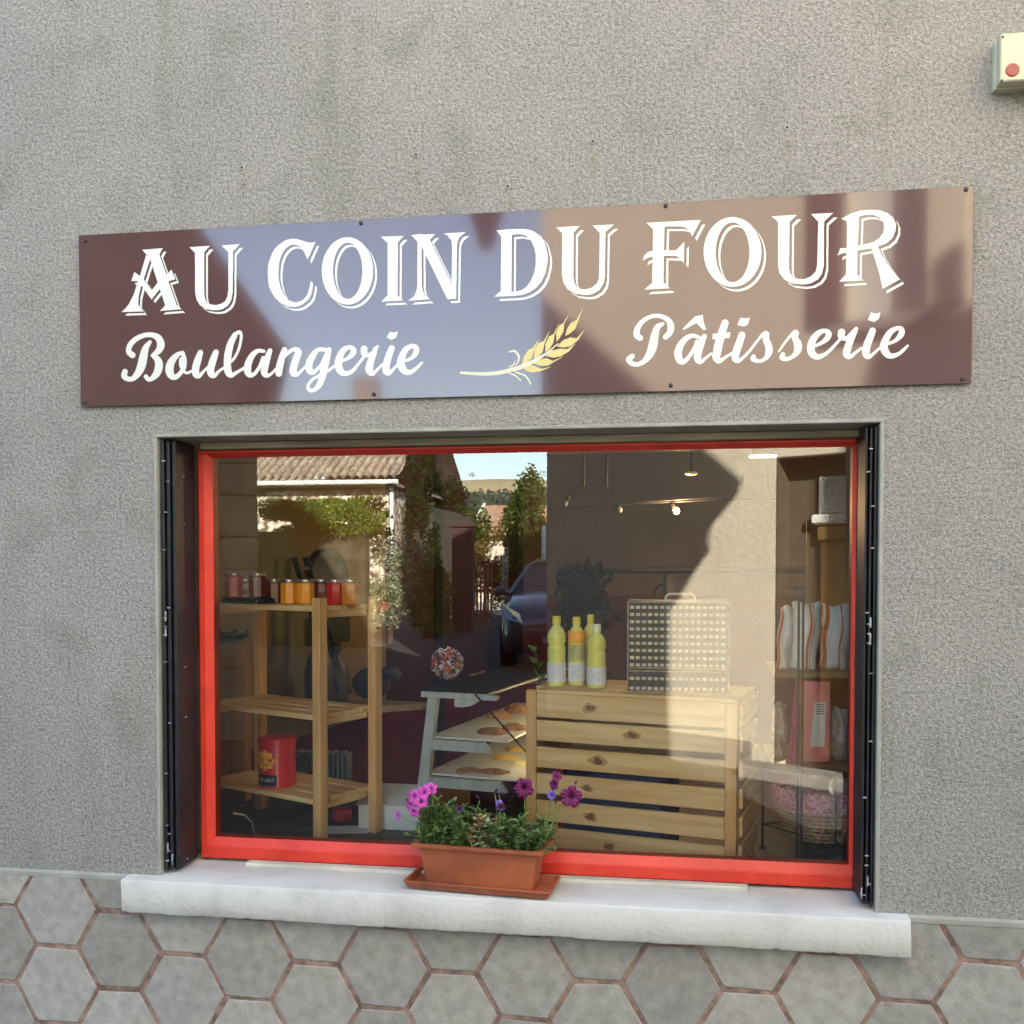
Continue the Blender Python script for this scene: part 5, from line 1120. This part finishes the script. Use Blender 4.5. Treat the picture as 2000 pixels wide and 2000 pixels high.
# foliage
def leafmat(name,c,c2,sc=3): return mat(name,c,.7,.5,sc,col2=c2,spec=.2)
L_dark=leafmat("dark conifer leaf",(.012,.022,.008),(.04,.055,.018)); L_mid=leafmat("mid green leaf",(.035,.075,.015),(.12,.19,.04)); L_lite=leafmat("light green leaf",(.07,.15,.02),(.20,.30,.06)); L_olive=leafmat("olive leaf",(.05,.06,.015),(.15,.16,.05)); M_bark=mat("bark",(.06,.045,.03),.9,.3,8)
def tree(name,label,cat,c,rx,ry,h0,h1,leaf,n_,ls=.12,group=None,seed=0,shape=.0,trunk=True,lump=.35):
    rg=random.Random(seed); t=thing(name,label,cat,(c.x,c.y,0),group); b=MB(); hc=(h0+h1)/2; hh=(h1-h0)/2
    cl=[(Vector((rg.gauss(0,.5)*rx,rg.gauss(0,.5)*ry,rg.uniform(-.9,.9)*hh))) for _ in range(26)]
    vs=[];fs=[]
    for k in range(n_):
        q=rg.choice(cl); d=Vector((rg.gauss(0,1),rg.gauss(0,1),rg.gauss(0,1))).normalized()*(rg.random()**.4)
        p=Vector((q.x+d.x*rx*lump,q.y+d.y*ry*lump,q.z+d.z*hh*lump)); 
        w=1-shape*(p.z+hh)/(2*hh); p.x*=w;p.y*=w
        p+=Vector((c.x,c.y,hc)); a=Vector((rg.gauss(0,1),rg.gauss(0,1),rg.gauss(0,.6))).normalized()*ls*rg.uniform(.5,1.1); bb=a.orthogonal().normalized()*ls*.5; o=len(vs)
        vs+=[p-a*.5,p+bb*.5,p+a*.5,p-bb*.5]; fs.append((o,o+1,o+2,o+3))
    b.add(vs,fs); b.build("crown",leaf,t)
    if trunk:
        b=MB(); b.tube([(c.x,c.y,-.1),(c.x+.05,c.y,h0+(h1-h0)*.3),(c.x,c.y,h0+(h1-h0)*.75)],[max(.06,rx*.12),rx*.08,rx*.03],8)
        for k in range(4): a=k*1.6; b.tube([(c.x+.03,c.y,h0+(h1-h0)*.25),(c.x+rx*.5*math.cos(a),c.y+ry*.5*math.sin(a),hc)],[rx*.05,rx*.02],6)
        b.build("trunk",M_bark,t)
    return t
def hz(px,py,Y): return vr(px,py,Y).z
# ivy wall and shrubs in front of the farmhouse
Yi=14; i0,i1=vr(520,1000,Yi),vr(712,1000,Yi)
b=MB(); b.box((i0.x-1.5,i0.y-.3,-.1),(i1.x,i0.y,hz(600,1010,Yi)-.25),.02); tag(b.build("yard_wall",mat("yard stone in shade tone",(.035,.032,.018),.95,.4,4,.02,7,col2=(.085,.075,.045)),None),"stone yard wall coloured as if shaded, under the bright ivy before the farmhouse","wall")  # dark stone colour carries the shade that should fall on this wall
c=Vector(((i0.x+i1.x)/2,i0.y-.1,0)); tree("ivy_hedge","bright green ivy crest spilling over the shaded yard wall","hedge",c,(i1.x-i0.x)/2,.5,hz(600,1045,Yi),hz(600,978,Yi),L_lite,9000,.10,seed=3,trunk=False,lump=.45)
c=vr(760,1080,15); tree("flowering_shrub","pale flowering shrub at the right foot of the farmhouse","shrub",c,.55,.5,.4,hz(760,1045,15),leafmat("pale blossom",(.16,.22,.07),(.55,.56,.42),6),3500,.09,seed=4)
# tall dark tree right of the farmhouse
c=vr(815,1000,20); tree("cypress","tall dark cypress between the farmhouse and the open view","tree",c,.36,.36,.3,hz(815,850,20),L_dark,7000,.14,"trees beyond the street",5)
c=vr(860,980,30); tree("round_tree","dark rounded tree right of the cypress","tree",c,1.0,1.0,1.0,hz(860,935,30),L_dark,5000,.20,"trees beyond the street",6)
c=vr(905,1010,48); tree("leafy_tree","mid green tree behind the dark gate posts","tree",c,2.2,2,0.4,hz(905,1000,48),L_mid,6000,.28,"trees beyond the street",7)
c=vr(845,1110,17); q=vr(880,1110,17); tree("box_hedge","low clipped yellow green hedge before the round tree","hedge",c,(q.x-c.x)*.95,.5,0,hz(850,1100,17),L_lite,5000,.09,seed=8,trunk=False,lump=.5)
c=vr(1012,1010,22); tree("apple_tree","large bushy tree full of light leaves behind the parked car","tree",c,.85,.9,.5,hz(1012,925,22),L_mid,11000,.13,"trees beyond the street",9)
c=vr(1045,1000,20); tree("tall_bush","tall olive green bush at the corner of the beige house","tree",c,.5,.5,.3,hz(1045,925,20),L_olive,6000,.12,"trees beyond the street",10)
c=vr(945,1060,20); tree("rust_shrub","rusty brown green shrub over the wooden gate","shrub",c,.35,.3,.8,hz(945,1035,20),leafmat("rusty leaf",(.16,.07,.02),(.24,.20,.06)),2600,.09,seed=12)
c=vr(985,1085,16); tree("white_rose","slim white flowering rose bush left of the parked car","shrub",c,.10,.10,.6,hz(985,1078,16),leafmat("white rose petal",(.40,.42,.30),(.85,.82,.70),9),900,.07,seed=13)
# wooden gate and dark gate post
b=MB(); q0,q1=vr(925,1160,19),vr(960,1160,19); gt_=thing("wooden_gate","red brown wooden picket gate left of the parked car","gate",(q0.x,q0.y,0))
for k in range(6):
    x=q0.x+(q1.x-q0.x)*k/5; b=MB(); b.box((x-.02,q0.y-.015,.1),(x+.02,q0.y+.015,hz(940,1100,19)),.004); b.build("picket",mat("gate wood",(.26,.10,.05),.7) if "gate wood" not in bpy.data.materials else bpy.data.materials["gate wood"],gt_)
b=MB(); b.box((q0.x,q0.y-.04,.3),(q1.x,q0.y-.016,.38)); b.box((q0.x,q0.y-.04,.85),(q1.x,q0.y-.016,.93)); b.build("rail",bpy.data.materials["gate wood"],gt_)
q0,q1=vr(882,1160,18),vr(922,1160,18); b=MB(); b.box((q0.x,q0.y-.3,-.1),(q1.x,q0.y,hz(900,1030,18)),.02); b.box((q0.x-.05,q0.y-.35,hz(900,1030,18)),(q1.x+.05,q0.y+.05,hz(900,1030,18)+.1),.02); tag(b.build("gate_pier",mat("dark brown brick",(.045,.022,.018),.8,.4,9),None),"dark brick gate pier between the clipped hedge and the wooden gate","pier")
# small house with brown tiles
YH=36; a0,a1=vr(930,1040,YH),vr(1005,1040,YH); sh_=thing("cottage","small cottage with a plain brown tiled roof behind the trees","building",((a0.x+a1.x)/2,a0.y,0))
ez=hz(960,1042,YH); b=MB(); b.box((a0.x,a0.y-6,-.2),(a1.x+1,a0.y,ez)); b.build("wall",M_beige,sh_)
b=MB(); rz=hz(960,987,YH+3); b.add([(a0.x-.2,a0.y+.4,ez-.1),(a1.x+1.2,a0.y+.4,ez-.1),(a1.x+1.2,a0.y-3,rz),(a0.x-.2,a0.y-3,rz),(a0.x-.2,a0.y-6.4,ez-.1),(a1.x+1.2,a0.y-6.4,ez-.1)],[(0,1,2,3),(3,2,5,4),(0,3,4),(1,5,2)]); rr_=b.build("roof",M_tilroof,sh_)
b=MB(); b.bar((a0.x-.22,a0.y+.42,ez-.08),(a0.x-.22,a0.y-3,rz+.03),.12,.16); b.build("verge_board",M_white,rr_)
# hills
def hill(name,x0,x1,y,zf,m,seg=90,base=-5,thick=120):
    b=MB(); vs=[]
    for i in range(seg+1):
        x=x0+(x1-x0)*i/seg; z=zf(x); vs+=[(x,y,base),(x,y-thick*.5,z*.75),(x,y-thick,z),(x,y-thick*2.5,z*1.0-4)]
    b.add(vs,[(i*4+j+4,i*4+j,i*4+j+1,i*4+j+5) for i in range(seg) for j in range(3)]); return tag(b.build(name,m,None,smooth='all'),kind="structure")
def zof(py,Y): return hz(950,py,Y)
hill("meadow",-420,300,-70,lambda x:1.6+.8*math.sin(x*.02),M_grass,60,-1,60)
hill("hills",-900,700,-420,lambda x:zof(930,650)+4*math.sin(x*.013)+2*math.sin(x*.041),mat("dry stubble field",(.38,.30,.17),.95,.2,.02,col2=(.30,.27,.15)),120,-2,230)
rg=random.Random(21); b=MB(); vs=[];fs=[]
def blob(cx,cy,cz,r_,n_):
    for k in range(n_):
        d=Vector((rg.gauss(0,1),rg.gauss(0,1),abs(rg.gauss(0,1)))).normalized()*r_*rg.random()**.3; p=Vector((cx,cy,cz))+d; a=Vector((rg.gauss(0,1),rg.gauss(0,1),rg.gauss(0,1))).normalized()*r_*.15; bb=a.orthogonal().normalized()*r_*.12; o=len(vs); vs.extend([p-a,p+bb,p+a,p-bb]); fs.append((o,o+1,o+2,o+3))
for k in range(520):
    x=rg.uniform(-330,120); y=rg.uniform(-560,-300); t_=(-y-300)/260; blob(x,y,zof(1000,300)*(1-t_)+zof(956,560)*t_-6 if t_<1 else 20,rg.uniform(5,9),70)
for k in range(60):
    x=rg.uniform(-330,120); blob(x,-652,zof(931,650),rg.uniform(2,5)*(1.4 if x>-75 else 1),22)
b.add(vs,fs); L_far=leafmat("hazy wood",(.06,.09,.075),(.12,.15,.11),.05); tag(b.build("far_wood",L_far,None),kind="stuff",label="dark wooded hillside below the stubble fields",cat="woodland")

# parked car, seen from the front
def car(c,rot):
    M=rotz(c,rot); t=thing("parked_car","dark blue grey people carrier parked facing the bakery, half hidden by the beige house","car",tuple(c))
    M_paint=mat("blue grey car paint",(.10,.11,.125),.25,.05,5,metal=.2,spec=.6,coat=.8); M_tyre=mat("tyre rubber",(.02,.02,.02),.8); M_cg=mat("car glass",(.02,.025,.03),.06,.05,spec=.8); M_head=mat("headlamp glass",(.55,.58,.60),.08,.2,40,metal=.4,spec=.9)
    # stations along y (front at y=0 facing +y... car front points to local +y)
    st=[(2.10,.62,.30,.62),(2.02,.78,.24,.74),(1.75,.86,.20,.90),(1.25,.88,.20,1.02),(.95,.885,.20,1.06),(-.2,.89,.20,1.06),(-1.4,.88,.20,1.04),(-1.95,.82,.25,.98),(-2.10,.74,.35,.90)]
    b=MB(M); vs=[]; k_=12
    for y,w,z0,z1 in st:
        ring=[(-w*.92,z0),(-w,z0+.12),(-w*1.0,(z0+z1)/2),(-w*.97,z1-.10),(-w*.86,z1-.02),(-w*.45,z1+.015),(w*.45,z1+.015),(w*.86,z1-.02),(w*.97,z1-.10),(w,(z0+z1)/2),(w,z0+.12),(w*.92,z0)]
        vs+=[(x,y,z) for x,z in ring]
    fs=[(j*k_+i,(j+1)*k_+i,(j+1)*k_+(i+1)%k_,j*k_+(i+1)%k_) for j in range(len(st)-1) for i in range(k_)]+[tuple(range(k_)),tuple(range((len(st)-1)*k_+k_-1,(len(st)-1)*k_-1,-1))]
    b.add(vs,fs)
    # roof and pillars
    rf_=[(.30,.58,1.50),(-.2,.60,1.55),(-1.2,.60,1.54),(-1.75,.56,1.45)]
    vs=[]
    for y,w,z in rf_: vs+=[(-w,y,z-.06),(-w*.86,y,z),(w*.86,y,z),(w,y,z-.06)]
    b.add(vs,[(j*4+i,(j+1)*4+i,(j+1)*4+i+1,j*4+i+1) for j in range(3) for i in range(3)])
    for s in(-1,1):
        b.bar((s*.82,1.05,1.02),(s*.585,.30,1.45),.07,.05); b.bar((s*.86,-.5,1.03),(s*.60,-.5,1.50),.08,.05); b.bar((s*.82,-2.0,.98),(s*.56,-1.75,1.42),.10,.12)
    b.build("body",M_paint,t,smooth=50)
    b=MB(M); b.add([(-.80,1.03,1.03),(.80,1.03,1.03),(.57,.31,1.46),(-.57,.31,1.46)],[(0,1,2,3)]); b.build("windscreen",M_cg,t)
    b=MB(M)
    for s in(-1,1): b.add([(s*.845,.98,1.02),(s*.86,-1.95,1.0),(s*.575,-1.72,1.40),(s*.59,.30,1.44)],[(0,1,2,3) if s<0 else (3,2,1,0)])
    b.build("side_windows",M_cg,t)
    for s in(-1,1):
        b=MB(M); b.add([(s*.80,1.93,.70),(s*.50,2.06,.62),(s*.55,2.00,.76),(s*.84,1.70,.90),(s*.855,1.62,.86)],[(0,1,2,3,4) if s>0 else (4,3,2,1,0)]); b.v=[v+M.to_3x3()@Vector((s*.030,.055,.02)) for v in b.v]; b.build("headlight",M_head,t)
        b=MB(M); b.ball((s*1.0,.80,1.06),.10,12,8,(.9,.6,.75)); b.tube([(s*.86,.82,1.02),(s*.97,.80,1.04)],.025,6); b.build("mirror",M_white if s>0 else M_paint,t,smooth='all')  # one mirror casing white: its sunlit brightness put into the colour
        for yy in(1.35,-1.35):
            b=MB(M); b.lathe([(.20,-.1),(.31,-.1),(.32,-.05),(.32,.08),(.30,.1),(.2,.1)],(s*.80,yy,.32),22,'x'); wh_=b.build("wheel",M_tyre,t,smooth=40)
            b=MB(M); b.lathe([(.05,-.11 if s<0 else .08),(.19,-.10 if s<0 else .105)],(s*.80,yy,.32),16,'x'); b.build("rim",M_chrome,wh_)
    b=MB(M); b.box((-.45,2.06,.36),(.45,2.115,.50),.01); b.build("grille",M_dark,t)
    b=MB(M); b.tube([(-.5,2.10,.56),(.5,2.10,.56)],.010,6); b.tube([(.07*math.cos(a),2.118,.62+.05*math.sin(a)) for a in [2*math.pi*k/16 for k in range(17)]],.008,6); b.build("emblem",M_chrome,t)
    b=MB(M); b.box((-.26,2.116,.38),(.26,2.122,.47),.004); b.build("number_plate",M_white,t)
c=vr(1110,1250,12.8); c.z=.013; car(c,R(-3))

# house behind the garden wall whose roof and chimney shade the far end of the beige house
NO=(3.2,3.0,0)
def sunsrc(px,py,Ys):
    lo,hi=-5.,8.
    for _ in range(40):
        t=(lo+hi)/2; p=P0+u*(-t); Yv=-.024-p.y; a=at(px,py,Yv)
        if p.x<a.x: lo=t
        else: hi=t
    k=-((p-Vector(NO))@Vector((.371,.928,0)) if False else (p-Vector(NO)).dot(Vector((.371,.928,0))))/(SA*.371+.928); q_=p+Vector((SA*k,k,0))-Vector(NO); return (q_.dot(Vector((.928,-.371,0))),at(px,py,Yv).z+SE*k)
YS=3.2; sil=[sunsrc(*q,YS) for q in((1668,760),(1700,700),(1785,640),(1800,545),(1848,500),(1868,505),(1868,610),(1905,690),(1990,760))]
nb=thing("neighbour_house","house with a chimney standing behind the garden wall, right of the bakery","building",(3.2,3.0,0)); Mn=rotz(NO,-math.atan2(.371,.928))
b=MB(Mn); x0=sil[0][0]; x1=sil[-1][0]+1.5; zr_=min(sil[0][1],sil[-1][1])
b.prism([(x0,-.1),(x1,-.1),(x1,zr_),(x0,zr_)],0,6); b.build("wall",M_beige,nb)
b=MB(Mn); b.prism([(x0-.02,zr_+.002),(x1+.1,zr_+.002)]+[sil[i] for i in (8,7)]+[(sil[6][0],sil[6][1]-.01),(sil[2][0],sil[2][1])]+[sil[1]],-.05,6.1); rn=b.build("roof",M_tilroof,nb)
b=MB(Mn); b.prism([(sil[3][0],sil[2][1]-.3),(sil[5][0],sil[6][1]-.3),sil[5],sil[4],sil[3]],-.04,.6); b.build("chimney",M_stone,rn)
